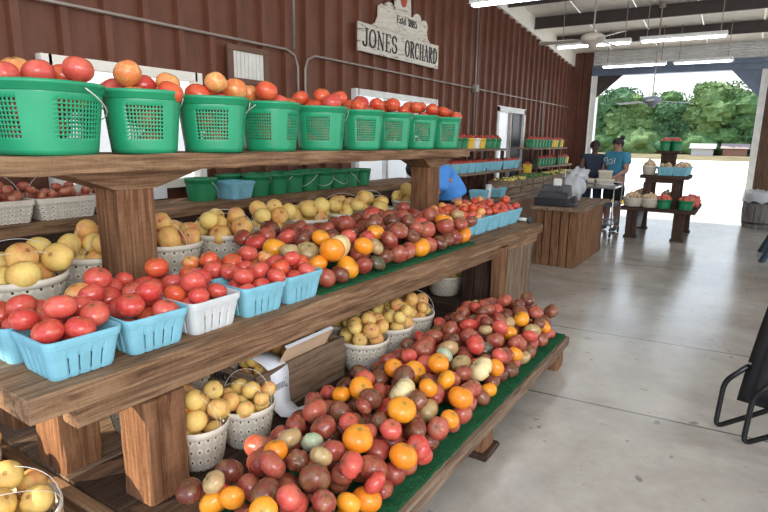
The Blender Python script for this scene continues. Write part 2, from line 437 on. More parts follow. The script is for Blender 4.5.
WORD = dict(red='bright red', pink='pinkish red', blush='orange-blushed red', dusk='dusky red', purp='purple-brown', hred='glossy red', orng='orange', oliv='olive-brown', gren='pale green', dark='dark green ribbed', pale='pale yellow ribbed', peach='red-blushed', peachy='golden yellow')

def fruit(name, key, p, r, label, cat, group, tilt=0.5, rnd=random):
    o = link(name, rnd.choice(VAR[key]))
    o.location = p; o.scale = (r, r, r)
    o.rotation_euler = (rnd.uniform(-tilt, tilt), rnd.uniform(-tilt, tilt), rnd.uniform(0, 6.28))
    return tag(o, label, cat, group)

def drop(n, sample, radius, floor, ok=lambda x, y, z, r: True, K=10, seed=1, fixed=(), sq=0.88, tries=40):
    """settle spheres one by one at the lowest resting height among K candidate spots"""
    rnd = random.Random(seed); placed = list(fixed)
    cell = {}
    def put(q):
        cell.setdefault((int(q[0]//0.15), int(q[1]//0.15)), []).append(q)
    for q in placed: put(q)
    out = []
    for i in range(n):
        r = radius(rnd, i); best = None; cnt = 0
        for _ in range(K*6):
            x, y = sample(rnd); z = floor(x, y)+r*sq
            cx, cy = int(x//0.15), int(y//0.15)
            for ax in (-1, 0, 1):
                for ay in (-1, 0, 1):
                    for q in cell.get((cx+ax, cy+ay), ()):
                        d2 = (q[0]-x)**2+(q[1]-y)**2; R = (q[3]+r)*0.97
                        if d2 < R*R: z = max(z, q[2]+math.sqrt(R*R-d2)*sq)
            if not ok(x, y, z, r): continue
            cnt += 1
            if best is None or z < best[2]: best = (x, y, z, r)
            if cnt >= K: break
        if best: placed.append(best); out.append(best); put(best)
    return out

# ------------------------------------------------------------------ room shell
wt = lambda y: 4.7125-0.085*y      # height of the siding top along the left wall
WXX = -4.0
def siding(axis_len0, axis_len1, zf, zt_f, holes, name, place):
    """ribbed steel sheet: flat pans with raised ribs every 0.31 m; holes are (a0,a1,z0,z1)"""
    mb = MB(); a = axis_len0; prof = []
    while a < axis_len1:
        prof += [(a, 0), (a+0.225, 0), (a+0.232, 0.055), (a+0.285, 0.055), (a+0.292, 0)]
        a += 0.31
    cuts = sorted({h[0] for h in holes} | {h[1] for h in holes})
    P = []
    for i in range(len(prof)-1):
        seg = [prof[i]] + [(c, prof[i][1]+(prof[i+1][1]-prof[i][1])*(c-prof[i][0])/(max(1e-6, prof[i+1][0]-prof[i][0]))) for c in cuts if prof[i][0] < c < prof[i+1][0]]
        P += seg
    P.append(prof[-1])
    for (p, q) in zip(P[:-1], P[1:]):
        mid = (p[0]+q[0])/2
        spans = [(zf, None)]
        for h in holes:
            if h[0] < mid < h[1]: spans = [(zf, h[2]), (h[3], None)]
        for z0, z1 in spans:
            za = z1 if z1 is not None else zt_f(p[0]); zb = z1 if z1 is not None else zt_f(q[0])
            if za <= z0: continue
            mb.add([place(p[0], p[1], z0), place(q[0], q[1], z0), place(q[0], q[1], zb), place(p[0], p[1], za)], [(0, 1, 2, 3)])
    return struct(name, mb, SIDING)
wins = [(2.05, 3.20, 1.25, 2.05), (5.55, 7.50, 1.0, 2.12), (10.0, 11.4, 0.02, 2.15)]
siding(-1.5, 14.9, 0, wt, wins, 'wall_left', lambda a, d, z: (WXX+d, a, z))
siding(-4.0, -3.46, 0, lambda a: 3.9, [], 'wall_back_left', lambda a, d, z: (a, 14.9-d, z))
mb = MB().box(0.15, 14.86, 0, 4.5, 15.0, 3.6); o = struct('wall_back_right', mb, wood('brown boarding', 2, (0.10, 0.055, 0.035), (0.20, 0.12, 0.08)))
# floor and ground
struct('floor', MB().box(-4.1, -4, -0.12, 9, 15.0, 0), CONC)
struct('ground_gravel', MB().box(-60, 15.0, -0.15, 60, 62, -0.02), GRAVEL)
struct('ground_field', MB().box(-140, 62, -0.2, 90, 260, -0.04), DRY)
# ceiling panels between purlins, one sloping sheet with faint seams
mb = MB()
cz = lambda y: wt(y)+0.30
for i in range(13):
    x0 = -4.05+i*1.0
    mb.add([(x0, -1.5, cz(-1.5)), (x0+0.985, -1.5, cz(-1.5)), (x0+0.985, 15, cz(15)), (x0, 15, cz(15)),
            (x0+0.985, -1.5, cz(-1.5)+0.03), (x0+1.0, -1.5, cz(-1.5)+0.03), (x0+1.0, 15, cz(15)+0.03), (x0+0.985, 15, cz(15)+0.03)],
           [(0, 1, 2, 3), (4, 5, 6, 7), (1, 4, 7, 2)])
struct('ceiling', mb, CREAM)
def ybar(mb, x0, x1, y0, y1, f0, f1):
    mb.add([(x0, y0, f0(y0)), (x1, y0, f0(y0)), (x1, y1, f0(y1)), (x0, y1, f0(y1)), (x0, y0, f1(y0)), (x1, y0, f1(y0)), (x1, y1, f1(y1)), (x0, y1, f1(y1))],
           [(0, 3, 2, 1), (4, 5, 6, 7), (0, 1, 5, 4), (1, 2, 6, 5), (2, 3, 7, 6), (3, 0, 4, 7)])
mb = MB(); ybar(mb, -4.02, -3.93, -1.5, 14.9, lambda y: wt(y)-0.02, lambda y: wt(y)+0.30); struct('trim_1', mb, CREAM)
for i, y in enumerate((8.6, 10.15, 11.65, 13.2)):
    z1 = cz(y)-0.01
    mb = MB().box(-3.93, y-0.02, z1-0.22, 9, y+0.0, z1).box(-3.93, y-0.06, z1-0.22, 9, y-0.02, z1-0.20).box(-3.93, y, z1-0.02, 9, y+0.05, z1)
    o = mb.build('ceiling_purlin', BEAM); o['kind'] = 'structure'
# door wall header
mb = MB()
for k in range(9):
    z0 = 3.40+k*0.05; mb.add([(-3.46, 14.80, z0), (4.5, 14.80, z0), (4.5, 14.76, z0+0.025), (-3.46, 14.76, z0+0.025), (4.5, 14.80, z0+0.05), (-3.46, 14.80, z0+0.05)], [(0, 1, 2, 3), (3, 2, 4, 5)])
o = struct('door_1', mb, WHITE)
struct('trim_2', MB().box(-3.46, 14.72, 3.17, 4.5, 14.98, 3.40).box(-3.46, 14.66, 3.30, 4.5, 14.72, 3.34), LINT)
mb = MB().box(-3.46, 14.74, 0, -3.33, 15.0, 3.17).box(-3.46, 14.70, 0, -3.44, 14.74, 3.17); struct('trim_3', mb, WHITE)
mb = MB().box(0.03, 14.74, 0, 0.16, 15.0, 3.17).box(0.14, 14.70, 0, 0.16, 14.74, 3.17); struct('trim_4', mb, WHITE)
tri = MB().add([(-3.33, 14.78, 3.17), (-2.76, 14.78, 3.17), (-3.33, 14.78, 2.66), (-3.33, 14.84, 3.17), (-2.76, 14.84, 3.17), (-3.33, 14.84, 2.66)], [(0, 2, 1), (3, 4, 5), (1, 2, 5, 4)]); struct('trim_5', tri, BEAM)
tri = MB().add([(0.03, 14.78, 3.17), (-0.53, 14.78, 3.17), (0.03, 14.78, 2.58), (0.03, 14.84, 3.17), (-0.53, 14.84, 3.17), (0.03, 14.84, 2.58)], [(0, 1, 2), (3, 5, 4), (1, 4, 5, 2)]); struct('trim_6', tri, LINT)
# windows and door in the left wall
def window(nm, y0, y1, z0, z1, fr, mull, glass):
    mb = MB(); x = WXX
    w = 0.07
    mb.box(x-0.02, y0-0.02, z1-0.0, x+0.07, y1+0.02, z1+w).box(x-0.02, y0-0.02, z0-w, x+0.07, y1+0.02, z0)
    mb.box(x-0.02, y0-w, z0-w, x+0.07, y0, z1+w).box(x-0.02, y1, z0-w, x+0.07, y1+w, z1+w)
    for f in mull: yy = y0+(y1-y0)*f; mb.box(x-0.02, yy-0.03, z0, x+0.04, yy+0.03, z1)
    r = mb.build(nm, fr); r['kind'] = 'structure'
    MB().box(x-0.05, y0, z0, x-0.03, y1, z1).build('window_pane', glass, r)
    MB().box(x-0.02, y0, z1-0.16, x+0.02, y1, z1-0.10).build('window_rail', fr, r)
    return r
window('window_1', 2.05, 3.20, 1.25, 2.04, CREAM, [0.5], WINL)
window('window_2', 5.55, 7.48, 1.0, 2.10, WHITE, [0.35, 0.68], WINL)
r = MB().box(-4.02, 9.93, 0, -3.93, 10.02, 2.2).box(-4.02, 11.36, 0, -3.93, 11.45, 2.2).box(-4.02, 9.93, 2.12, -3.93, 11.45, 2.22).build('door_2', WHITE); r['kind'] = 'structure'
MB().box(-4.05, 10.02, 0.02, -4.0, 10.85, 2.12).build('door_pane', WINL, r)
MB().box(-4.05, 10.85, 0.02, -3.98, 11.36, 2.12).build('door_panel', BLACK, r)
MB().box(-4.0, 10.62, 0.02, -3.95, 10.70, 2.12).build('door_stile', GALV, r)

# ------------------------------------------------------------------ lights hung from the ceiling
def light_fixture(y, x0, x1, z, label):
    r = thing('fluorescent_light', label, 'light', ((x0+x1)/2, y, z), group='fluorescent lights under the purlins')
    L = (x1-x0)/2
    MB().box(-L, -0.07, 0.02, L, 0.07, 0.07, ch=0.008).add([(-L, -0.07, 0.02), (L, -0.07, 0.02), (L, -0.11, 0.0), (-L, -0.11, 0.0), (-L, 0.07, 0.02), (L, 0.07, 0.02), (L, 0.11, 0.0), (-L, 0.11, 0.0)], [(0, 1, 2, 3), (4, 7, 6, 5)]).build('housing', WHITE, r)
    for s_ in (-0.035, 0.035): MB().tube([(-L+0.03, s_, 0.0), (L-0.03, s_, 0.0)], 0.02, 10).build('tube', TUBE, r, True)
    for s_ in (-L+0.1, L-0.1): MB().tube([(s_, 0, 0.07), (s_, 0, cz(y)-z-0.01)], 0.006, 6).build('hanger', GALV, r)
light_fixture(7.3, -3.36, -2.0, 3.35, 'fluorescent light nearest the viewer, above the far end of the wall sign')
light_fixture(10.6, -3.15, -1.90, 3.25, 'left fluorescent light of the nearer pair, behind the left ceiling fan')
light_fixture(10.6, -1.76, -0.50, 3.25, 'right fluorescent light of the nearer pair, beside the fan bracket')
light_fixture(13.0, -2.86, -1.62, 3.16, 'left fluorescent light of the far pair, just above the big doorway')
light_fixture(13.0, -1.50, -0.46, 3.16, 'right fluorescent light of the far pair, just above the big doorway')

def ceiling_fan(x, y, z, lab, rot, br):
    r = thing('ceiling_fan', lab, 'fan', (x, y, z), rot, 'ceiling fans')
    MB().lathe([(0.02, 0.09), (0.10, 0.08), (0.155, 0.05), (0.165, 0.0), (0.13, -0.04), (0.06, -0.06), (0.055, -0.10), (0.01, -0.105)], 24).build('motor', simple('fan metal %s' % rot, br, 0.4), r, True)
    MB().tube([(0, 0, 0.08), (0, 0, cz(y)-z-0.02)], 0.012, 8).build('rod', GALV, r)
    MB().lathe([(0.06, cz(y)-z-0.10), (0.05, cz(y)-z-0.0)], 12).build('canopy', GALV, r)
    for k in range(3):
        a = 2*PI*k/3; m = Matrix.Rotation(a, 4, 'Z') @ Matrix.Rotation(0.2, 4, 'X')
        mb = MB()
        mb.add([(0.14, -0.02, 0.0), (0.26, -0.055, 0), (0.70, -0.07, -0.015), (0.72, 0.0, -0.015), (0.70, 0.07, -0.015), (0.26, 0.055, 0), (0.14, 0.02, 0),
                (0.14, -0.02, -0.008), (0.26, -0.055, -0.008), (0.70, -0.07, -0.023), (0.72, 0.0, -0.023), (0.70, 0.07, -0.023), (0.26, 0.055, -0.008), (0.14, 0.02, -0.008)],
               [tuple(range(7)), tuple(range(13, 6, -1))]+[(i, i+7, (i+1) % 7+7, (i+1) % 7) for i in range(7)], m)
        mb.build('blade', MATS['fan metal %s' % rot], r)
ceiling_fan(-1.98, 8.3, 2.96, 'cream ceiling fan with three blades, nearer of the two', 0.15+PI/6+0.55, (0.45, 0.40, 0.34))
ceiling_fan(-1.60, 11.5, 2.34, 'grey ceiling fan hanging low in front of the big doorway', 0.6, (0.22, 0.26, 0.30))

# conduits on the wall
def conduit(pts, lab):
    tag(MB().tube(pts, 0.013, 8).build('conduit', GALV, None, True), lab, 'pipe', 'conduits on the red wall')
xw = -3.928
conduit([(xw, -0.5, 2.44), (xw, 4.30, 2.44), (xw, 4.42, 2.40), (xw, 4.47, 2.30), (xw, 4.47, 1.3)], 'conduit running along the red wall above the near window then bending down')
conduit([(xw, 4.58, 1.3), (xw, 4.58, 2.28), (xw, 4.62, 2.38), (xw, 4.74, 2.43), (xw, 14.6, 2.43)], 'long conduit below the wall sign running towards the far corner')
conduit([(xw, 4.42, 2.46), (xw, 4.42, wt(4.4))], 'upright conduit between the picture frame and the wall sign')
conduit([(xw, 8.85, 1.5), (xw, 8.85, wt(8.85))], 'upright conduit past the wall sign below the near light')
conduit([(xw, 12.55, 1.5), (xw, 12.55, 2.9)], 'short upright conduit near the far corner')
tag(MB().box(xw-0.03, 8.79, 2.37, xw+0.05, 8.91, 2.49, ch=0.01).build('junction_box', GALV), 'small junction box where two conduits cross past the wall sign', 'electrical box')

# ------------------------------------------------------------------ wall sign
def yz(pts, x0, x1):
    n = len(pts); v = [(x1, a, b) for a, b in pts]+[(x0, a, b) for a, b in pts]
    return v, [tuple(range(n)), tuple(range(2*n-1, n-1, -1))]+[(i, i+n, (i+1) % n+n, (i+1) % n) for i in range(n)]
sign = thing('hanging_sign', 'weathered white wooden sign with black letters JONES ORCHARD on red wall', 'sign', (-3.90, 6.46, 2.585))
def arc(cx, cy, rx, ry, a0, a1, n=10): return [(cx+rx*math.cos(math.radians(a0+(a1-a0)*i/n)), cy+ry*math.sin(math.radians(a0+(a1-a0)*i/n))) for i in range(n+1)]
out = [(-0.98, 0), (0.99, 0), (0.99, 0.315), (0.72, 0.34)] + arc(0.62, 0.44, 0.07, 0.10, -60, 60, 4) + arc(0.53, 0.56, 0.07, 0.06, 0, 150, 5) + arc(0.36, 0.62, 0.10, 0.06, 20, 160, 4) + [(0.20, 0.56), (0.17, 0.95)] + arc(-0.0, 0.98, 0.17, 0.08, 20, 160, 6) + [(-0.20, 0.92), (-0.20, 0.56)] + arc(-0.34, 0.55, 0.12, 0.07, 20, 160, 5) + arc(-0.52, 0.50, 0.07, 0.08, 60, 190, 5) + arc(-0.70, 0.47, 0.13, 0.14, 0, -80, 5) + [(-0.98, 0.315)]
t = NT('weathered white paint'); v = t.coord((1, 0.8, 5)); n = t.noise(v, 4, 6, 0.7, 1.5)
t.base(t.ramp(n, [(0.36, (0.16, 0.12, 0.09)), (0.44, (0.52, 0.48, 0.41)), (0.7, (0.66, 0.62, 0.54))]), 0.8, spec=0.2)
# outline is concave: split into lettering board and crest
vv, ff = yz([(-0.98, 0), (0.99, 0), (0.99, 0.315), (-0.98, 0.315)], -0.02, 0.0); board = MB().add(vv, ff)
for poly in ([(-0.72, 0.31), (0.74, 0.31), (0.66, 0.36), (0.63, 0.44), (-0.57, 0.44), (-0.62, 0.36)],
             [(-0.57, 0.44), (0.63, 0.44), (0.66, 0.52)]+arc(0.56, 0.53, 0.08, 0.05, 10, 170, 5)+[(0.47, 0.52)]+arc(0.37, 0.57, 0.10, 0.06, 0, 180, 6)+[(0.2, 0.56), (-0.2, 0.56)]+arc(-0.32, 0.57, 0.11, 0.07, 0, 180, 6)+arc(-0.5, 0.52, 0.07, 0.07, 40, 190, 5),
             [(-0.2, 0.56), (0.2, 0.56), (0.17, 0.95)]+arc(0, 0.95, 0.17, 0.10, 0, 180, 8)+[(-0.17, 0.95)]):
    vv, ff = yz(poly, -0.02, 0.0); board.add(vv, ff)
board.build('board', t.m, sign)
# lettering, serif capitals built from strokes: unit cell w x 1
def stroke(mb, pts, w, ox, oz, sx, sz, x=0.002):
    for i in range(len(pts)-1):
        a = Vector((pts[i][0]*sx, pts[i][1]*sz)); b = Vector((pts[i+1][0]*sx, pts[i+1][1]*sz)); d = (b-a)
        if d.length < 1e-6: continue
        d.normalize(); n_ = Vector((-d.y, d.x))
        wi = w[i] if isinstance(w, list) else w
        e = d*wi*0.15
        q = [a-e+n_*wi/2, a-e-n_*wi/2, b+e-n_*wi/2, b+e+n_*wi/2]
        q = [(ox+p.x, oz+p.y) for p in q]
        vv, ff = yz(q[::-1], x-0.002, x+0.003); mb.add(vv, ff)
TK, TN = 0.030, 0.012
def bowl(cx, cy, rx, ry, a0, a1, n=12):
    p = arc(cx, cy, rx, ry, a0, a1, n); w = []
    for i in range(n):
        am = math.radians(a0+(a1-a0)*(i+0.5)/n); w.append(TN+(TK-TN)*abs(math.cos(am)))
    return (p, w)
LET = {
 'J': (0.7, [([(0.45, 1), (0.45, 0.2)], TK), bowl(0.26, 0.2, 0.19, 0.2, 0, -190), ([(0.28, 1), (0.62, 1)], TN)]),
 'O': (0.95, [bowl(0.42, 0.5, 0.34, 0.5, 0, 360, 22)]),
 'N': (0.95, [([(0.14, 0), (0.14, 1)], TN), ([(0.14, 1), (0.70, 0)], TK), ([(0.70, 0), (0.70, 1)], TN), ([(0, 0), (0.28, 0)], TN), ([(0.56, 1), (0.84, 1)], TN), ([(0.0, 1), (0.2, 1)], TN)]),
 'E': (0.8, [([(0.18, 0), (0.18, 1)], TK), ([(0.04, 1), (0.64, 1), (0.64, 0.82)], TN), ([(0.04, 0), (0.66, 0), (0.66, 0.2)], TN), ([(0.18, 0.52), (0.48, 0.52)], TN), ([(0.48, 0.42), (0.48, 0.62)], TN)]),
 'S': (0.8, [bowl(0.36, 0.74, 0.25, 0.26, 20, 250), bowl(0.36, 0.26, 0.27, 0.26, 80, -160), ([(0.62, 0.72), (0.62, 0.95)], TN), ([(0.09, 0.05), (0.09, 0.3)], TN)]),
 'R': (0.95, [([(0.18, 0), (0.18, 1)], TK), bowl(0.34, 0.76, 0.28, 0.24, 90, -90), ([(0.04, 1), (0.34, 1)], TN), ([(0.18, 0.52), (0.34, 0.52)], TN), ([(0.36, 0.52), (0.68, 0.02)], TK), ([(0.04, 0), (0.32, 0)], TN), ([(0.6, 0), (0.84, 0)], TN)]),
 'C': (0.88, [bowl(0.42, 0.5, 0.34, 0.5, 50, 315, 18), ([(0.66, 0.68), (0.66, 0.96)], TN)]),
 'H': (0.98, [([(0.18, 0), (0.18, 1)], TK), ([(0.68, 0), (0.68, 1)], TK), ([(0.18, 0.5), (0.68, 0.5)], TN), ([(0.04, 0), (0.32, 0)], TN), ([(0.04, 1), (0.32, 1)], TN), ([(0.54, 0), (0.82, 0)], TN), ([(0.54, 1), (0.82, 1)], TN)]),
 'A': (0.92, [([(0.10, 0), (0.42, 1)], TN), ([(0.42, 1), (0.72, 0)], TK), ([(0.2, 0.35), (0.6, 0.35)], TN), ([(0, 0), (0.24, 0)], TN), ([(0.58, 0), (0.86, 0)], TN)]),
 'D': (0.98, [([(0.18, 0), (0.18, 1)], TK), bowl(0.30, 0.5, 0.46, 0.5, 90, -90, 14), ([(0.04, 1), (0.32, 1)], TN), ([(0.04, 0), (0.32, 0)], TN)]),
 'I': (0.4, [([(0.18, 0), (0.18, 1)], TK), ([(0.04, 1), (0.32, 1)], TN), ([(0.04, 0), (0.32, 0)], TN)]),
 't': (0.5, [([(0.2, 0), (0.2, 0.9)], TK), ([(0.05, 0.62), (0.36, 0.62)], TN)]),
 's': (0.5, [bowl(0.22, 0.48, 0.15, 0.15, 20, 250, 8), bowl(0.22, 0.17, 0.16, 0.17, 80, -160, 8)]),
 'd': (0.6, [([(0.46, 0), (0.46, 1)], TK), bowl(0.28, 0.3, 0.2, 0.3, 0, 360, 12)]),
 '1': (0.5, [([(0.25, 0), (0.25, 1), (0.1, 0.82)], TK), ([(0.1, 0), (0.4, 0)], TN)]),
 '8': (0.65, [bowl(0.28, 0.75, 0.2, 0.25, 0, 360, 14), bowl(0.28, 0.26, 0.24, 0.26, 0, 360, 14)]),
 '5': (0.65, [([(0.5, 1), (0.14, 1), (0.12, 0.58)], TN), bowl(0.26, 0.32, 0.24, 0.32, 110, -150, 12)]),
}
def word(mb, s_, o0, o1, oz, h, tk=1.0):
    tot = sum(LET[c][0] if c != ' ' else 0.55 for c in s_)
    sx = (o1-o0)/tot; x = o0
    for c in s_:
        if c == ' ': x += 0.55*sx; continue
        w, st = LET[c]
        for pts, wd in st:
            wd = [q*tk for q in wd] if isinstance(wd, list) else wd*tk
            stroke(mb, pts, wd, x, oz, sx, h)
        x += w*sx
mb = MB(); word(mb, 'JONES', -0.90, -0.12, 0.065, 0.195); mb.build('lettering', INK, sign); mb = MB(); word(mb, 'ORCHARD', 0.06, 0.96, 0.065, 0.195); mb.build('lettering', INK, sign)
mb = MB(); word(mb, 'Estd', -0.16, 0.06, 0.44, 0.08, 0.55); mb.build('date_lettering', INK, sign); mb = MB(); word(mb, '1885', 0.12, 0.36, 0.44, 0.085, 0.6); mb.build('date_lettering', INK, sign)
vv, ff = yz(arc(0.0, 0.77, 0.085, 0.13, 0, 345, 16)[::-1], 0, 0.006); MB().add(vv, ff).build('painted_fruit', simple('painted red fruit', (0.35, 0.05, 0.03), 0.7), sign)

pic = thing('picture_frame', 'brown framed panel of white boards hanging on red wall above the tomatoes', 'picture', (-3.93, 3.79, 2.06))
MB().box(0, -0.25, 0, 0.03, 0.25, 0.05, ch=0.004).box(0, -0.25, 0.28, 0.03, 0.25, 0.33, ch=0.004).box(0, -0.25, 0.05, 0.03, -0.19, 0.28, ch=0.004).box(0, 0.19, 0.05, 0.03, 0.25, 0.28, ch=0.004).build('frame', FRAMEB, pic)
mb = MB()
for k in range(8): mb.box(0.004, -0.19+k*0.0475, 0.05, 0.014, -0.19+k*0.0475+0.042, 0.28)
mb.build('panel', simple('white boards', (0.66, 0.65, 0.60), 0.7), pic)

# ------------------------------------------------------------------ the big tiered display
XM = lambda y: -1.757+0.0263*y
RZ = -math.atan(0.0263)
ZL, ZM, ZU = 0.20, 0.80, 1.515
disp = thing('tiered_display', 'large three-tier display stand of rough brown timber along the left side', 'display stand', (-2.3, 2.9, 0))
def P(name, x0, x1, y0, y1, z0, z1, mat, axis, seed=0, rot=0.0, wob=0.004, ch=0.008, seg=14, par=disp):
    cx, cy = (x0+x1)/2, (y0+y1)/2
    return plank(name, (x1-x0, y1-y0, z1-z0), mat, axis, (cx+2.3, cy-2.9, z0), rot, par, ch, wob, seg, seed)
# upper shelf: two long planks
P('upper_shelf', -2.50, -2.25, -0.6, 5.02, ZU-0.075, ZU, WY, 1, 1, wob=0.006, seg=40)
P('upper_shelf', -2.78, -2.51, -0.6, 5.0, ZU-0.075, ZU-0.004, WY, 1, 2, seg=40)
# upper posts with tapered caps
for (x0, x1, y0, y1, s_) in ((-2.60, -2.41, 1.49, 1.68, 3), (-2.60, -2.41, 4.50, 4.72, 4)):
    P('upper_post', x0, x1, y0, y1, ZM, ZU-0.165, WZ, 2, s_, seg=6)
    cx, cy = (x0+x1)/2+2.3, (y0+y1)/2-2.9; a, b = 0.105, 0.105; A, B = 0.14, 0.36 if s_ == 3 else 0.30
    vs = [(cx+sx*a, cy+sy*b, ZU-0.165) for sx, sy in ((-1, -1), (1, -1), (1, 1), (-1, 1))]+[(cx+sx*A, cy+sy*B, ZU-0.078) for sx, sy in ((-1, -1), (1, -1), (1, 1), (-1, 1))]
    MB().add(vs, [(3, 2, 1, 0), (4, 5, 6, 7), (0, 1, 5, 4), (1, 2, 6, 5), (2, 3, 7, 6), (3, 0, 4, 7)]).build('post_cap', WY, disp)
# middle shelf planks (rotated a hair, like the real one)
cy = (0.735+5.42)/2
for k, (a, b) in enumerate(((0.0, 0.30), (0.305, 0.62), (0.625, 0.95), (0.955, 1.30))):
    xc = XM(cy)-(a+b)/2
    o = plank('middle_shelf', (b-a, 4.685-k*0.03, 0.08), GY if k else WY, 1, (xc+2.3, cy-2.9, ZM-0.08), RZ, disp, 0.008, 0.005, 36, 10+k)
# side beams under it
for xo in (0.04, 1.15):
    xc = XM(cy)-xo-0.05
    plank('shelf_beam', (0.10, 4.5, 0.09), WY, 1, (xc+2.3, cy-2.9+0.06, ZM-0.172), RZ, disp, 0.006, 0.003, 30, 20)
P('cross_beam', -2.9, -1.85, 1.02, 1.16, ZM-0.172, ZM-0.082, WX, 0, 21)
# lower posts
for (x0, x1, y0, y1, s_) in ((-1.93, -1.755, 1.12, 1.30, 30), (-2.45, -2.235, 1.045, 1.21, 31), (-3.0, -2.8, 1.1, 1.28, 32), (-3.0, -2.8, 4.4, 4.6, 33)):
    P('lower_post', x0, x1, y0, y1, ZL, ZM-0.172, WZ, 2, s_, seg=6)
# far end boxed support of upright boards
mb = MB()
for k in range(7): mb.box(-1.735+2.3, 4.52-2.9+k*0.125, 0.0, -1.705+2.3, 4.52-2.9+k*0.125+0.119, ZM-0.09, ch=0.003)
mb.build('end_boarding', GZ, disp); mb = MB()
for k in range(3): mb.box(-2.03+2.3+k*0.10, 4.50-2.9, 0.0, -2.03+2.3+k*0.10+0.096, 4.53-2.9, ZM-0.09, ch=0.003)
mb.build('near_boarding', DZ, disp)  # shade on this near face painted in with the dark wood
P('end_post', -1.74, -1.64, 4.42, 4.56, 0.0, ZM-0.09, WZ, 2, 36, seg=4)
# lower shelf
for k, (a, b) in enumerate(((-1.22, -0.935), (-1.52, -1.225), (-1.84, -1.525), (-2.2, -1.845), (-2.6, -2.205), (-3.05, -2.605))):
    P('lower_shelf', a, b, 1.04, 4.0, ZL-0.07, ZL, (GY if k < 2 else DY if k < 4 else GY), 1, 40+k, wob=0.003, seg=24)
P('lower_back_board', -3.05, -2.04, 4.36, 4.40, 0.0, 0.16, DX, 0, 47)
P('lower_back_shelf', -3.05, -2.04, 4.42, 5.3, 0.08, 0.15, DX, 0, 48)
for (x, y) in ((-1.02, 2.52), (-1.02, 1.15), (-2.9, 2.5), (-2.9, 1.15), (-1.02, 3.85)):
    P('leg', x-0.06, x+0.07, y-0.07, y+0.07, 0.0, ZL-0.07, WZ, 2, 50, seg=3)
    if y < 3: P('foot', x-0.07, x+0.10, y-0.09, y+0.09, 0.0, 0.03, DY, 1, 51, seg=2)
P('floor_runner', -3.0, -1.3, 0.985, 1.04, 0.0, 0.19, WX, 0, 55, seg=8)

def turf(name, x0, x1, y0, y1, z, rot, label, th=0.016):
    mb = MB(); nx, ny = 10, 60; rnd = random.Random(3); L, W = (y1-y0), (x1-x0)
    vs = [(-W/2+W*i/nx+rnd.uniform(-1, 1)*0.003, -L/2+L*j/ny, th+rnd.uniform(-0.003, 0.003)) for j in range(ny+1) for i in range(nx+1)]
    b = len(vs); vs += [(v[0], v[1], 0.0) for v in vs]
    f = [(j*(nx+1)+i, j*(nx+1)+i+1, (j+1)*(nx+1)+i+1, (j+1)*(nx+1)+i) for j in range(ny) for i in range(nx)]
    for j in range(ny): f += [(j*(nx+1), (j+1)*(nx+1), (j+1)*(nx+1)+b, j*(nx+1)+b), (j*(nx+1)+nx, j*(nx+1)+nx+b, (j+1)*(nx+1)+nx+b, (j+1)*(nx+1)+nx)]
    for i in range(nx): f += [(i, i+b, i+1+b, i+1), (ny*(nx+1)+i, ny*(nx+1)+i+1, ny*(nx+1)+i+1+b, ny*(nx+1)+i+b)]
    o = mb.add(vs, f).build(name, TURF, None, False, ((x0+x1)/2, (y0+y1)/2, z), rot)
    return tag(o, label, 'mat', 'green turf mats')
turf('turf_mat', -2.75, -1.735, 2.17, 4.02, ZM+0.002, RZ, 'green artificial turf mat under the heirloom tomatoes on the middle shelf')
turf('turf_mat', -1.50, -0.96, 1.05, 3.985, ZL+0.002, 0, 'green artificial turf mat under the tomato heap on the lowest shelf')

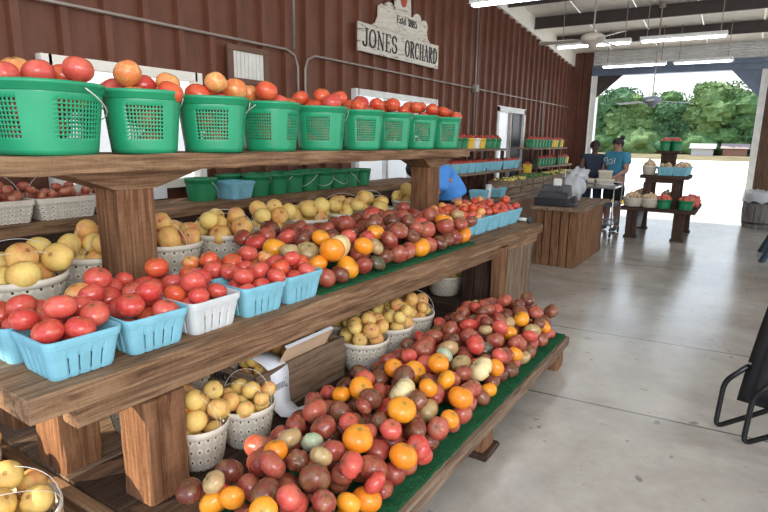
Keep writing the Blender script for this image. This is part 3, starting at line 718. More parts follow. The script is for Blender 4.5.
# ------------------------------------------------------------------ containers
def rrect(hw, hh, r, fr, nc=4):
    """points round a rounded rectangle; fr = positions along each side 0..1 -> list of (x, y, tag)"""
    pts = []
    for s_, (w, h) in enumerate(((hw, hh), (hh, hw), (hw, hh), (hh, hw))):
        a = s_*PI/2; ca, sa = math.cos(a), math.sin(a)
        for i, f in enumerate(fr):
            x, y = -w+r+(2*w-2*r)*f, -h; pts.append((x*ca-y*sa, x*sa+y*ca, (s_, i)))
        for k in range(1, nc):
            q = -PI/2+PI/2*k/nc; x, y = w-r+r*math.cos(q), -h+r+r*math.sin(q); pts.append((x*ca-y*sa, x*sa+y*ca, None))
    return pts
def make_quart(mat, label, loc=(0, 0, 0)):
    r = thing('berry_basket', label, 'basket', loc)
    cols = [0.16, 0.38, 0.62, 0.84]; fr = [0.0]
    for c in cols: fr += [c-0.05, c-0.02, c+0.02, c+0.05]
    fr.append(1.0)
    zs = [0.0, 0.012, 0.05, 0.072, 0.105, 0.125]
    sc = [0.80, 0.83, 0.88, 0.91, 0.96, 1.0]
    ring0 = rrect(0.128, 0.128, 0.03, fr)
    n = len(ring0); vs = []
    for zi, z in enumerate(zs):
        for (x, y, tg) in ring0:
            bul = 1.0
            if tg and 0 < tg[1] < len(fr)-1 and zi < 4 and (tg[1]-1) % 4 in (1, 2): bul = 0.955
            vs.append((x*sc[zi]*bul, y*sc[zi]*bul, z))
    fs = []
    for zi in range(len(zs)-1):
        for k in range(n):
            tg = ring0[k][2]
            if zi in (1, 2) and tg and tg[1] > 0 and (tg[1]-1) % 4 == 1 and tg[1] < len(fr)-1: continue
            fs.append((zi*n+k, zi*n+(k+1) % n, (zi+1)*n+(k+1) % n, (zi+1)*n+k))
    b = len(vs); vs.append((0, 0, 0.0)); fs += [((k+1) % n, k, b) for k in range(n)]
    o = MB().add(vs, fs).build('basket_body', mat, r); solid(o, 0.005, 0.0)
    rim0 = rrect(0.130, 0.130, 0.03, [0, 0.5, 1.0]); n = len(rim0); vs = []; fs = []
    prof = [(0.965, 0.110), (1.0, 0.112), (1.02, 0.128), (1.015, 0.140), (0.97, 0.140), (0.955, 0.126)]
    for s_, z in prof: vs += [(x*s_, y*s_, z) for x, y, _ in rim0]
    m = len(prof)
    for j in range(m):
        for k in range(n): fs.append((j*n+k, j*n+(k+1) % n, ((j+1) % m)*n+(k+1) % n, ((j+1) % m)*n+k))
    MB().add(vs, fs).build('rim', mat, r)
    return r
QN = 0
quart_blue = quart_white = None
FRUITS = []
hidden_tomato = MB(); hidden_peach = MB()
def fill_quart(cx, cy, z0, rot, keys, rr, n, seed, where, half=0.125):
    rnd = random.Random(seed); ca, sa = math.cos(rot), math.sin(rot)
    def ok(x, y, z, r):
        zz = z-z0; lim = (0.80+0.2*min(1, zz/0.13))*half - r*(1.0 if zz < 0.135 else 0.55)
        return abs(x) < lim and abs(y) < lim and zz < 0.225-0.45*max(abs(x), abs(y))
    pl = drop(n, lambda q: (q.uniform(-0.11, 0.11), q.uniform(-0.11, 0.11)), lambda q, i: q.uniform(*rr), lambda x, y: z0+0.008, ok, 8, seed)
    res = []
    for x, y, z, r in pl:
        k = rnd.choice(keys); p = (cx+x*ca-y*sa, cy+x*sa+y*ca, z)
        if z+r*0.86 < z0+0.128: hidden_tomato.ball(p, r*0.95, 10, 6, 0.86); continue
        o = fruit('tomato', k, p, r, '%s tomato in the %s' % (WORD[k], where), 'tomato', 'tomatoes in the '+where, rnd=rnd); res.append(o)
    return res
def quart(x, y, z, white, label, rot=0.0, group='pulp baskets of tomatoes'):
    global quart_blue, quart_white
    src = quart_white if white else quart_blue
    if src is None:
        src = make_quart(WHTP if white else BLUEP, label, (x, y, z)); src.rotation_euler = (0, 0, rot); src['group'] = group
        if white: quart_white = src
        else: quart_blue = src
        return src
    return dup(src, (x, y, z), rot, label, group)
near = [(0.955, 0), (1.235, 0), (1.50, 1), (1.785, 0), (2.045, 0)]
RW = ['front row', 'second row']
for row in range(2):
    for k, (y, wh) in enumerate(near):
        x = XM(y)-0.055-0.128-0.262*row
        if row == 1: wh = (k == 3)
        yy = y-0.01*row; jit = random.uniform(-0.04, 0.04)
        colr = 'whitish' if wh else 'blue'
        if row == 0: w = ['nearest blue basket at the shelf corner', 'second blue basket of the front row', 'whitish basket of the front row', 'blue basket just past the whitish one', 'blue basket touching the green turf mat'][k]
        else: w = '%s basket of the second row on the middle shelf' % ordw(k+1)
        quart(x, yy, ZM+0.004, wh, (w if row == 0 else w.replace('basket', colr+' pulp basket'))+(' on middle shelf' if row == 0 else ''), RZ+jit, 'pulp baskets near the corner of the middle shelf')
        fill_quart(x, yy, ZM+0.004, RZ+jit, ['pink', 'pink', 'red', 'pink', 'blush'] if row else ['pink', 'pink', 'pink', 'red'], (0.046, 0.058) if k < 2 else (0.042, 0.055), 26, 60+row*10+k, w)
# far baskets on the middle shelf
n = 0
for row in range(2):
    for k in range(5):
        y = 4.24+k*0.262; x = XM(y)-0.215-0.128-0.262*row
        w = '%s blue basket from the turf, %s of far cluster' % (ordw(k+1), RW[row])
        if row == 1 and 4.45 < y < 4.8 and x < -2.2: x = XM(y)-0.215-0.128-0.25
        quart(x, y, ZM+0.004, 0, w, RZ, 'blue baskets at the far end of the middle shelf')
        fill_quart(x, y, ZM+0.004, RZ, ['pink', 'pink', 'red', 'blush'], (0.036, 0.046), 24, 90+row*10+k, w)

# green buckets
def make_bucket(label, loc, mat, panels=True, R=0.152, Hh=0.262, holes=True):
    r = thing('green_bucket', label, 'bucket', loc)
    e = 2.5
    def pt(a, s_):
        c, d = math.cos(a), math.sin(a); q = (abs(c)**e+abs(d)**e)**(-1/e); return (R*s_*q*c, R*s_*q*d)
    ang = []
    if holes:
        for pnl in range(4):
            a0 = pnl*PI/2-math.radians(27)
            ca = a0
            for k in range(11): ang += [(ca, 'h'), (ca+math.radians(3.1), 'b')]; ca += math.radians(5.0)
            for k in range(6): ang.append((a0+math.radians(54)+math.radians(36)*k/6, 's'))
        zr = [(0.0, 's'), (0.02, 's'), (0.055, 's')]
        z = 0.062
        for k in range(9): zr += [(z, 'h'), (z+0.0105, 's')]; z += 0.0165
        zr += [(0.225, 's'), (Hh, 's')]
    else:
        ang = [(2*PI*k/28, 's') for k in range(28)]; zr = [(0, 's'), (0.05, 's'), (Hh, 's')]
    n = len(ang); vs = []
    for z, _ in zr: 
        s_ = 0.84+0.16*z/Hh
        vs += [(*pt(a, s_), z) for a, _ in ang]
    fs = []
    for j in range(len(zr)-1):
        for k in range(n):
            if ang[k][1] == 'h' and zr[j][1] == 'h': continue
            fs.append((j*n+k, j*n+(k+1) % n, (j+1)*n+(k+1) % n, (j+1)*n+k))
    b = len(vs); vs.append((0, 0, 0.004)); fs += [((k+1) % n, k, b) for k in range(n)]
    o = MB().add(vs, fs).build('bucket_body', mat, r); solid(o, 0.003, 0.0)
    if holes: o.data.shade_smooth(); 
    mr = 40; vs = []; fs = []
    prof = [(1.0, Hh-0.03), (1.025, Hh-0.028), (1.03, Hh-0.006), (1.055, Hh-0.004), (1.055, Hh+0.010), (1.0, Hh+0.012), (0.985, Hh-0.005)]
    for s_, z in prof: vs += [(*pt(2*PI*k/mr, s_), z) for k in range(mr)]
    m = len(prof)
    for j in range(m):
        for k in range(mr): fs.append((j*mr+k, j*mr+(k+1) % mr, ((j+1) % m)*mr+(k+1) % mr, ((j+1) % m)*mr+k))
    MB().add(vs, fs).build('rim', mat, r, True)
    # wire bail folded down across the outside
    pts = []
    for i in range(17):
        a = PI*i/16; rr = R*1.10*(1+0.02*math.sin(a)); pts.append((rr*math.cos(a), rr*math.sin(a), Hh-0.012-0.115*math.sin(a)))
    MB().tube(pts, 0.0022, 6).build('wire_handle', WIRE, r, True)
    return r
bx = -2.43
BY = [1.21, 1.66, 2.08, 2.51, 2.98, 3.45, 3.88, 4.33, 4.80]
BW = ['nearest to viewer', 'second from the left', 'third from the left', 'fourth from the left', 'fifth, middle of nine', 'sixth from the left', 'seventh from the left', 'eighth from the left', 'last at far end']
ROTB = [0.25, 1.05, 0.85, 1.9, 0.6, 0.9, 0.7, 0.75, 0.8]
BS = [1.38, 1.12, 1.16, 1.10, 1.12, 1.05, 1.00, 0.98, 0.95]
b0 = None
for k, y in enumerate(BY):
    w = 'green plastic bucket of red tomatoes on upper shelf, '+BW[k]
    s_ = BS[k]
    if b0 is None: b0 = make_bucket(w, (bx, y, ZU+0.003), GREEN); b0['group'] = 'green buckets of tomatoes on the upper shelf'; b0.rotation_euler = (0, 0, ROTB[k]); b0.scale = (s_, s_, 1.03); o = b0
    else: o = dup(b0, (bx, y, ZU+0.003), ROTB[k]-(0.0), w, None, (s_, s_, 1.03))
    R = 0.152*s_
    def ok(x, yy, z, r, R=R):
        zz = z-ZU; return zz < 0.355 and math.hypot(x, yy) < R*(0.83+0.17*min(1, zz/0.25))-r*(1.02 if zz < 0.27 else 0.45)-max(0, zz-0.32)*0.9
    pl = drop(60, lambda q: (q.uniform(-0.17, 0.17), q.uniform(-0.17, 0.17)), lambda q, i: q.uniform(0.056, 0.070) if k < 5 else q.uniform(0.05, 0.062), lambda x, yy: ZU+0.012, ok, 4, 200+k, sq=0.88)
    rnd = random.Random(300+k)
    for x, yy, z, r in pl:
        if z+r*0.85 < ZU+0.275: hidden_tomato.ball((bx+x, y+yy, z), r*0.93, 12, 8, 0.85)
        else:
            kk = rnd.choice(['red', 'red', 'red', 'blush' if k < 4 else 'red', 'pink'])
            fruit('tomato', kk, (bx+x, y+yy, z), r, '%s tomato heaped in green bucket, %s' % (WORD[kk], BW[k]), 'tomato', 'tomatoes in green bucket '+BW[k], rnd=rnd)
# part of one more row of buckets behind, left end
dup(b0, (-2.62, 0.80, ZU+0.003), 0.4, 'green plastic bucket half hidden behind the nearest one on upper shelf', None, (0.85, 0.85, 0.85))
mb_ = MB()
for x, yy, z, r in drop(9, lambda q: (q.uniform(-0.1, 0.1), q.uniform(-0.1, 0.1)), lambda q, i: 0.055, lambda x, yy: ZU+0.14, lambda x, yy, z, r: math.hypot(x, yy) < 0.10-0.3*r, 6, 333):
    fruit('tomato', 'red', (-2.62+x, 0.80+yy, z), r, 'bright red tomato in the half hidden bucket behind the nearest one', 'tomato', 'tomatoes in the half hidden bucket')

# ------------------------------------------------------------------ heirloom heaps
def camline_pick(pl, spots, zg, keys, used):
    """colour the visible tomato nearest to each noted spot"""
    out = {}
    for (sx, sy), key in spots:
        tgt = Vector((sx, sy, zg)); d = (tgt-Vector((0, 0, H))).normalized(); best = None
        for i, (x, y, z, r) in enumerate(pl):
            if i in used: continue
            v_ = Vector((x, y, z))-Vector((0, 0, H)); al = v_.dot(d); off = (v_-d*al).length
            sc = off+0.15*al-0.05*0
            if off < 0.11 and (best is None or off*3+al < best[0]): best = (off*3+al, i)
        if best: out[best[1]] = key; used.add(best[1])
    return out
buried_mb = MB()
low_spots = [((a, b), 'orng') for a, b in ((-1.531, 1.531), (-1.412, 1.23), (-1.379, 1.11), (-1.219, 1.199), (-1.022, 1.37), (-1.02, 1.445), (-0.947, 1.401), (-1.579, 2.075), (-1.546, 2.452), (-1.605, 2.249), (-1.38, 2.745), (-1.318, 2.577), (-1.381, 2.566), (-1.227, 2.048), (-1.044, 1.797), (-1.179, 1.733), (-1.027, 2.387), (-0.96, 2.266), (-0.955, 2.527), (-1.01, 3.221), (-0.975, 2.878), (-1.15, 3.612), (-1.23, 3.67), (-0.99, 3.6), (-1.226, 2.64))]
low_spots += [((-1.158, 2.826), 'pale'), ((-1.423, 2.298), 'pale'), ((-1.211, 3.039), 'dark'), ((-1.461, 2.968), 'gren'), ((-1.485, 1.746), 'gren'), ((-1.39, 2.934), 'oliv'), ((-1.305, 2.855), 'oliv'), ((-1.089, 2.096), 'oliv'), ((-1.22, 1.57), 'oliv'), ((-0.95, 3.005), 'oliv'),
              ((-1.143, 1.328), 'hred'), ((-1.056, 1.56), 'hred'), ((-1.159, 1.98), 'hred'), ((-1.32, 1.806), 'hred'), ((-1.286, 3.66), 'hred'), ((-1.297, 3.083), 'hred'), ((-1.195, 2.97), 'hred'), ((-1.259, 2.038), 'hred')]
def low_ok(x, y, z, r):
    lim = -0.975
    return x+r < lim+(0.02 if y < 2.2 else 0) and x-r > (-1.55-0.17*min(1, max(0, (y-1.1)/1.0))) and 1.05 < y-r and y+r < 3.97 and z < ZL+0.235+0.03*max(0, y-2.6)-max(0, (x+1.15))*0.6-max(0, -1.42-x)*0.45
def front_row(y0, y1, xf, zf, r0, r1, seed):
    rnd = random.Random(seed); out = []; y = y0; pr = 0
    while y < y1:
        r = rnd.uniform(r0, r1); y += pr+r if pr else 0
        if y > y1: break
        out.append((xf(y)-r-rnd.uniform(0, 0.035), y, zf+r*0.88, r)); pr = r+(0.03 if rnd.random() < 0.15 else 0.0)
    return out
lowf = front_row(1.12, 3.93, lambda y: -0.975, ZL+0.018, 0.043, 0.060, 3)
lowp = lowf+drop(360, lambda q: (-1.80+0.80*q.random()**0.75, 1.05+2.94*q.random()), lambda q, i: 0.042+0.021*q.random()+(0.002 if i < 60 else 0), lambda x, y: ZL+0.018, low_ok, 7, 11, lowf)
mid_spots = [((a, b), 'orng') for a, b in ((-2.40, 3.0), (-2.186, 2.749), (-2.18, 3.048), (-1.78, 2.463), (-1.81, 3.349), (-1.80, 3.93), (-2.6, 2.7), (-2.6, 3.1), (-2.5, 3.85))]+[((-1.958, 2.695), 'pale'), ((-1.868, 2.872), 'dark'), ((-2.451, 3.688), 'oliv'), ((-2.6, 2.9), 'oliv')]
def mid_ok(x, y, z, r):
    return x+r < XM(y)-(0.05 if y < 3.4 else 0.03) and x-r > XM(y)-0.90 and y-r > 2.19 and y+r < 4.05 and z < ZM+0.235
midf = front_row(2.26, 4.0, lambda y: XM(y)-0.055, ZM+0.018, 0.052, 0.072, 4)
midp = midf+drop(170, lambda q: (-2.6+0.88*q.random()**0.7, q.uniform(2.2, 4.06)), lambda q, i: 0.053+0.022*q.random()**1.5, lambda x, y: ZM+0.018, mid_ok, 5, 12, midf)
for nm, pl, spots, zg, edge, place, seed in (('low', lowp, low_spots, 0.37, lambda x, y: -0.95-x, 'the lowest shelf', 5), ('mid', midp, mid_spots, 0.88, lambda x, y: XM(y)-0.07-x, 'the middle shelf', 6)):
    rnd = random.Random(seed); used = set(); pick = camline_pick(pl, spots, zg, None, used)
    rows = {}; buried = set()
    for i, (x, y, z, r) in enumerate(pl):
        ab = [q for q in pl if q[2] > z+0.035 and math.hypot(q[0]-x, q[1]-y) < q[3]+r]
        if len(ab) >= 3 and edge(x, y) > 0.12 and i not in pick: buried.add(i)
    for i, (x, y, z, r) in enumerate(pl):
        if i in buried: rows.setdefault('b', []).append(i); continue
        rows.setdefault(int(edge(x, y)/0.11), []).append(i)
    for i in rows.pop('b', []): x, y, z, r = pl[i]; buried_mb.ball((x, y, z), r*0.93, 10, 6, 0.85)
    for rw, ids in rows.items():
        ids.sort(key=lambda i: -pl[i][1])
        for num, i in enumerate(ids):
            x, y, z, r = pl[i]
            k = pick.get(i) or rnd.choices(['dusk', 'purp', 'hred', 'oliv', 'orng'], [55, 26, 14, 4, 0.5 if nm == 'low' else 1])[0]
            if k in ('pale',): r *= 1.25
            if k == 'orng' and i in pick: r *= 1.05
            lab = '%s heirloom tomato, %s from far end, %s row from %s shelf edge' % (WORD[k], ordw(num+1), ordw(rw+1), 'lowest' if nm == 'low' else 'middle')
            fruit('heirloom_tomato', k, (x, y, z), r, lab, 'tomato', 'heirloom tomatoes heaped on '+place, 0.9, rnd)

# ------------------------------------------------------------------ peach baskets
def make_peach_basket(label, loc, R=0.19, Hh=0.19, hoop=True, mat=SPL):
    r = thing('peach_basket', label, 'basket', loc)
    n = 32; prof = [(0.74, 0), (0.80, 0.02), (0.90, Hh*0.5), (1.0, Hh)]
    vs = [(R*s_*math.cos(2*PI*k/n), R*s_*math.sin(2*PI*k/n), z) for s_, z in prof for k in range(n)]
    fs = [(j*n+k, j*n+(k+1) % n, (j+1)*n+(k+1) % n, (j+1)*n+k) for j in range(len(prof)-1) for k in range(n)]
    b = len(vs); vs.append((0, 0, 0)); fs += [((k+1) % n, k, b) for k in range(n)]
    o = MB().add(vs, fs).build('basket_body', mat, r, True); solid(o, 0.004, 0.0)
    MB().lathe([(R*0.985, Hh-0.03), (R*1.025, Hh-0.03), (R*1.03, Hh), (R*0.99, Hh+0.002), (R*0.985, Hh-0.03)], 32, cap=False).build('rim', SPLR, r, True)
    if hoop:
        for q, hh in ((0.35, 0.17), (-0.5, 0.13)):
            pts = [(R*1.0*math.cos(PI*i/18), q*0.35*math.sin(PI*i/18)*R*2.0, Hh-0.02+hh*math.sin(PI*i/18)**0.8) for i in range(19)]
            MB().tube(pts, 0.0013, 5).build('wire_handle', WIRE, r, True)
    return r
pb = None
def peach_basket(x, y, z, w, n=26, rr=(0.046, 0.058), rot=0.0, keys=('peach', 'peachy', 'peach', 'peachy', 'peachy'), s=1.0, seed=0, group='peach baskets on the display'):
    global pb
    lab = 'woven splint basket of peaches, '+w
    if pb is None: pb = make_peach_basket(lab, (x, y, z)); pb.rotation_euler = (0, 0, rot); pb.scale = (s, s, 1); pb['group'] = group
    else: dup(pb, (x, y, z), rot, lab, group, (s, s, 1))
    R = 0.188*s
    ok = lambda a, b, c, r: c-z < (0.33 if rr[1] > 0.047 else 0.285)-0.42*math.hypot(a, b) and math.hypot(a, b) < R*(0.78+0.22*min(1, (c-z)/0.19))-r*(1.0 if c-z < 0.185 else 0.5)
    pl = drop(n+36, lambda q: (q.uniform(-R, R), q.uniform(-R, R)), lambda q, i: q.uniform(*rr), lambda a, b: z+0.008, ok, 6, 400+seed, sq=0.93)
    rnd = random.Random(500+seed)
    for a, b, c, r in pl:
        if c+r*0.9 < z+0.185: hidden_peach.ball((x+a, y+b, c), r*0.95, 10, 6, 0.93)
        else:
            k = rnd.choice(keys)
            fruit('peach', k, (x+a, y+b, c), r, '%s peach in the basket %s' % (WORD[k], w), 'peach', 'peaches in the basket '+w, 1.2, rnd)
up = [(-2.57, 0.72, 'nearest on the middle shelf, left edge'), (-2.63, 1.13, 'left of the near upper post'), (-2.82, 1.60, 'behind the near upper post'), (-2.80, 2.02, 'first right of the near upper post'), (-2.81, 2.45, 'second right of the near upper post'),
      (-2.82, 2.88, 'third right of the near upper post'), (-2.82, 3.31, 'third left of the far upper post'), (-2.82, 3.74, 'second left of the far upper post'), (-2.80, 4.15, 'just left of the far upper post'), (-2.86, 4.95, 'behind the far upper post')]
for i, (x, y, w) in enumerate(up):
    peach_basket(x, y, ZM+0.003, w, 24 if i < 2 else 23, (0.060, 0.076) if i < 2 else (0.054, 0.070), 0.4+i*0.9, seed=i)
lo = [(-2.06, 0.72, 0.10, 'in the sun at the bottom left corner', 1.05), (-2.56, 0.74, 0.10, 'behind the sunlit one at bottom left', 1.0), (-2.35, 1.50, ZL+0.003, 'between the two near lower posts', 0.95),
      (-1.865, 1.435, ZL+0.003, 'touching the near lower post', 0.68), (-2.37, 1.90, ZL+0.003, 'hidden behind the crate under the middle shelf', 0.95), (-2.02, 1.80-0.0, ZL+0.003, '', 0.0),
      (-1.87, 2.70, ZL+0.003, 'just past the wooden crate', 0.82), (-1.87, 3.02, ZL+0.003, 'second past the wooden crate', 0.80), (-1.88, 3.33, ZL+0.003, 'third past the wooden crate', 0.80), (-2.22, 2.88, ZL+0.003, 'in the back row past the crate', 0.9), (-2.24, 3.25, ZL+0.003, 'last in the back row past the crate', 0.9), (-2.30, 4.68, 0.153, 'seen through the gap below the far end', 0.9)]
for i, (x, y, z, w, s) in enumerate(lo):
    if s == 0: continue
    big = i < 2
    peach_basket(x, y, z, w, 30, (0.050, 0.062) if big else (0.041, 0.051), 1.1+i*0.7, s=s, seed=20+i, keys=('peachy', 'peachy', 'peach') if i != 3 else ('peach', 'peachy', 'peach'))
# the second basket close to the crate
peach_basket(-1.82, 1.675, ZL+0.003, 'in front of the crate end, below the shelf edge', 24, (0.036, 0.045), 0.3, s=0.67, seed=40)

tag(buried_mb.build('buried_heirloom_tomatoes', T_DUSK, None, True), 'dusky heirloom tomatoes lying underneath the heaps on the lowest and middle shelves', 'tomatoes', None, 'stuff')
tag(hidden_tomato.build('packed_tomatoes', T_RED, None, True), 'red tomatoes packed inside the green buckets behind the grid holes', 'tomatoes', None, 'stuff')
tag(hidden_peach.build('packed_peaches', PEACH, None, True), 'peaches packed below the rims inside the splint baskets', 'peaches', None, 'stuff')

pal = thing('low_pallet', 'low slatted wooden pallet under the sunlit peach baskets at bottom left', 'pallet', (-2.4, 0.62, 0))
for k in range(5): plank('slat', (1.5, 0.11, 0.03), GX, 0, (0, -0.26+k*0.13, 0.067), 0, pal, 0.003, 0.002, 8, 300+k)
for k in (-0.65, 0, 0.65): plank('runner', (0.09, 0.62, 0.067), GY, 1, (k, 0, 0), 0, pal, 0.003, 0.002, 4, 310)
# ------------------------------------------------------------------ crate with peaches, paper and cardboard
cr = thing('wooden_crate', 'weathered wooden crate of peaches under the middle shelf', 'crate', (-2.055, 2.15, ZL+0.003), 0.0)
cw, cl, chh = 0.17, 0.355, 0.25
plank('side_board', (0.022, 2*cl, chh), CY, 1, (cw, 0, 0), 0, cr, 0.003, 0.0015, 12, 61)
plank('side_board', (0.022, 2*cl, chh), CY, 1, (-cw, 0, 0), 0, cr, 0.003, 0.0015, 12, 62)
plank('end_board', (2*cw-0.024, 0.022, chh-0.002), CX, 0, (0, -cl+0.012, 0), 0, cr, 0.003, 0.0015, 6, 63)
plank('end_board', (2*cw-0.024, 0.022, chh-0.002), CX, 0, (0, cl-0.012, 0), 0, cr, 0.003, 0.0015, 6, 64)
MB().box(-cw+0.012, -cl+0.024, 0.0, cw-0.012, cl-0.024, 0.012).build('bottom_board', CY, cr)
mb = MB(); tmp = MB(); word(tmp, 'NIACO', -0.13, 0.0, 0.18, 0.04, 0.4)
mb.add([(a, -cl-0.0015-(x*0.3), z) for x, a, z in tmp.v], tmp.f); mb.build('stencil_lettering', INK, cr)
pl = drop(34, lambda q: (q.uniform(-cw, cw), q.uniform(-cl, cl)), lambda q, i: q.uniform(0.036, 0.044), lambda a, b: 0.12, lambda a, b, c, r: abs(a) < cw-0.013-r and abs(b) < cl-0.03-r, 8, 71)
rnd = random.Random(72); mcr = cr.matrix_basis.copy()
m4 = Matrix.Translation(cr.location) @ Matrix.Rotation(cr.rotation_euler.z, 4, 'Z')
for a, b, c, r in pl:
    if c < 0.21: c = c
    k = rnd.choice(['peach', 'peachy']); fruit('peach', k, m4 @ Vector((a, b, c)), r, '%s peach lying in the wooden crate under the middle shelf' % WORD[k], 'peach', 'peaches in the wooden crate', 1.2, rnd)
# hidden filler level below the crate peaches
mbp = MB()
for a in range(4):
    for b in range(8): mbp.ball(tuple(m4 @ Vector((-0.115+a*0.077, -0.27+b*0.077, 0.053))), 0.038, 8, 6)
tag(mbp.build('crate_peaches_below', PEACH, None, True), 'lower layer of peaches inside the wooden crate', 'peaches', None, 'stuff')
# paper sack draped over the crate side
def ribbon(name, path, w0, w1, mat, label, cat, parent=None, th=0.0015, thick=True):
    mb = MB(); vs = []; n = len(path)
    for i, (p, s_) in enumerate(path): 
        p = Vector(p); s_ = Vector(s_); vs += [tuple(p-s_*w0), tuple(p+s_*w1)]
    fs = [(2*i, 2*i+1, 2*i+3, 2*i+2) for i in range(n-1)]
    o = mb.add(vs, fs).build(name, mat, parent, True); solid(o, th, 0.0)
    if label: tag(o, label, cat)
    return o
def W(a, b, c): return tuple(m4 @ Vector((a, b, c)))
dy = Vector((0.05, 1, 0)).normalized()
path = [(W(-0.14, -0.20, 0.22), dy), (W(-0.04, -0.20, 0.265), dy), (W(0.06, -0.2, 0.285), dy), (W(0.13, -0.2, 0.27), dy), (W(0.178, -0.2, 0.245), dy), (W(0.188, -0.2, 0.21), dy), (W(0.187, -0.2, 0.12), dy), (W(0.195, -0.2, 0.05), dy), (W(0.24, -0.19, 0.016), dy), (W(0.31, -0.13, 0.02), (dy*0.7+Vector((-0.3, 0.2, 0.25))))]
sack = ribbon('paper_sack', path, 0.062, 0.062, PAPER, 'white paper sack with black print draped over the crate side', 'paper bag')
mb = MB()
for zz in range(5):
    for k in range(6):
        a, b = -0.235+k*0.0115, 0.165-zz*0.007
        mb.add([W(0.1905, a, b), W(0.1905, a+0.009, b), W(0.1905, a+0.009, b+0.004), W(0.1905, a, b+0.004)], [(0, 1, 2, 3)])
for (a0, b0_, a1, b1_) in ((-0.162, 0.185, -0.150, 0.165), (-0.140, 0.195, -0.150, 0.165), (-0.165, 0.14, -0.145, 0.155), (-0.145, 0.155, -0.152, 0.13), (-0.165, 0.14, -0.152, 0.13)):
    d = Vector((a1-a0, b1_-b0_)).normalized()*0.002; nn = Vector((-d.y, d.x))
    mb.add([W(0.1905, a0+nn.x, b0_+nn.y), W(0.1905, a0-nn.x, b0_-nn.y), W(0.1905, a1-nn.x, b1_-nn.y), W(0.1905, a1+nn.x, b1_+nn.y)], [(0, 1, 2, 3)])
o = mb.build('printed_text', INK, sack)
mb = MB()
for zz in range(4):
    for k in range(7):
        a, b = -0.025+zz*0.02, -0.235+k*0.011
        z_ = 0.2735+a*0.24+0.004
        mb.add([W(a, b, z_), W(a+0.013, b, z_+0.003), W(a+0.013, b+0.008, z_+0.003), W(a, b+0.008, z_)], [(0, 1, 2, 3)])
mb.build('printed_text', BLUEINK, sack)
# folded cardboard flap leaning in the crate
cfl = thing('cardboard_sheet', 'brown cardboard sheet with white edge leaning out of the crate', 'cardboard', W(0.13, 0.0, 0.20), cr.rotation_euler.z)
mb = MB().add([(0.018, -0.19, 0.03), (0.018, 0.20, 0.03), (0.045, 0.26, 0.125), (0.045, -0.13, 0.125)], [(0, 1, 2, 3)]); o = mb.build('brown_face', CARD, cfl); solid(o, 0.003)
mb = MB().add([(0.045, -0.13, 0.125), (0.045, 0.26, 0.125), (0.030, 0.26, 0.137), (0.030, -0.13, 0.137)], [(0, 1, 2, 3)]); o = mb.build('white_edge', PAPER, cfl); solid(o, 0.003)

# ------------------------------------------------------------------ wall table behind with empty buckets and potato baskets
wtb = thing('side_table', 'long dark wooden table against the red wall behind the peaches', 'table', (-3.67, 3.4, 0))
for k in range(2): plank('table_top', (0.26, 6.2, 0.07), WY, 1, (-0.13+0.27*k, 0, 1.02), 0, wtb, 0.005, 0.004, 30, 80+k)
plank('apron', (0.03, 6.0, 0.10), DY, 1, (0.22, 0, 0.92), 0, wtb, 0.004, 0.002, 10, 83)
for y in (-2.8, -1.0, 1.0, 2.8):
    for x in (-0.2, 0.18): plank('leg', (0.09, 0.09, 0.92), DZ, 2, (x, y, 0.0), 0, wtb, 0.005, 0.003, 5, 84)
eb = None
EB = [(-3.66, 2.98, 'left of the empty blue basket')]+[(-3.62, 3.55+0.225*i, '%s from the blue basket in the front row' % ordw(i+1)) for i in range(8)]
EB += [(-3.86, 3.45+0.27*i, '%s in the back row' % ordw(i+1)) for i in range(6)]
for i, (x, y, w) in enumerate(EB):
    lab = 'empty green bucket on wall table, '+w
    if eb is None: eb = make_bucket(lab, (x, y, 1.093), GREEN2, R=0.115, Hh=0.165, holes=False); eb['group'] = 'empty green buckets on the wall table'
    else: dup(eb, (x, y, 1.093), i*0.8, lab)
o = quart(-3.60, 3.27, 1.093, 0, 'empty sky blue pulp basket among the green buckets on wall table', 0.1, 'pulp baskets'); 
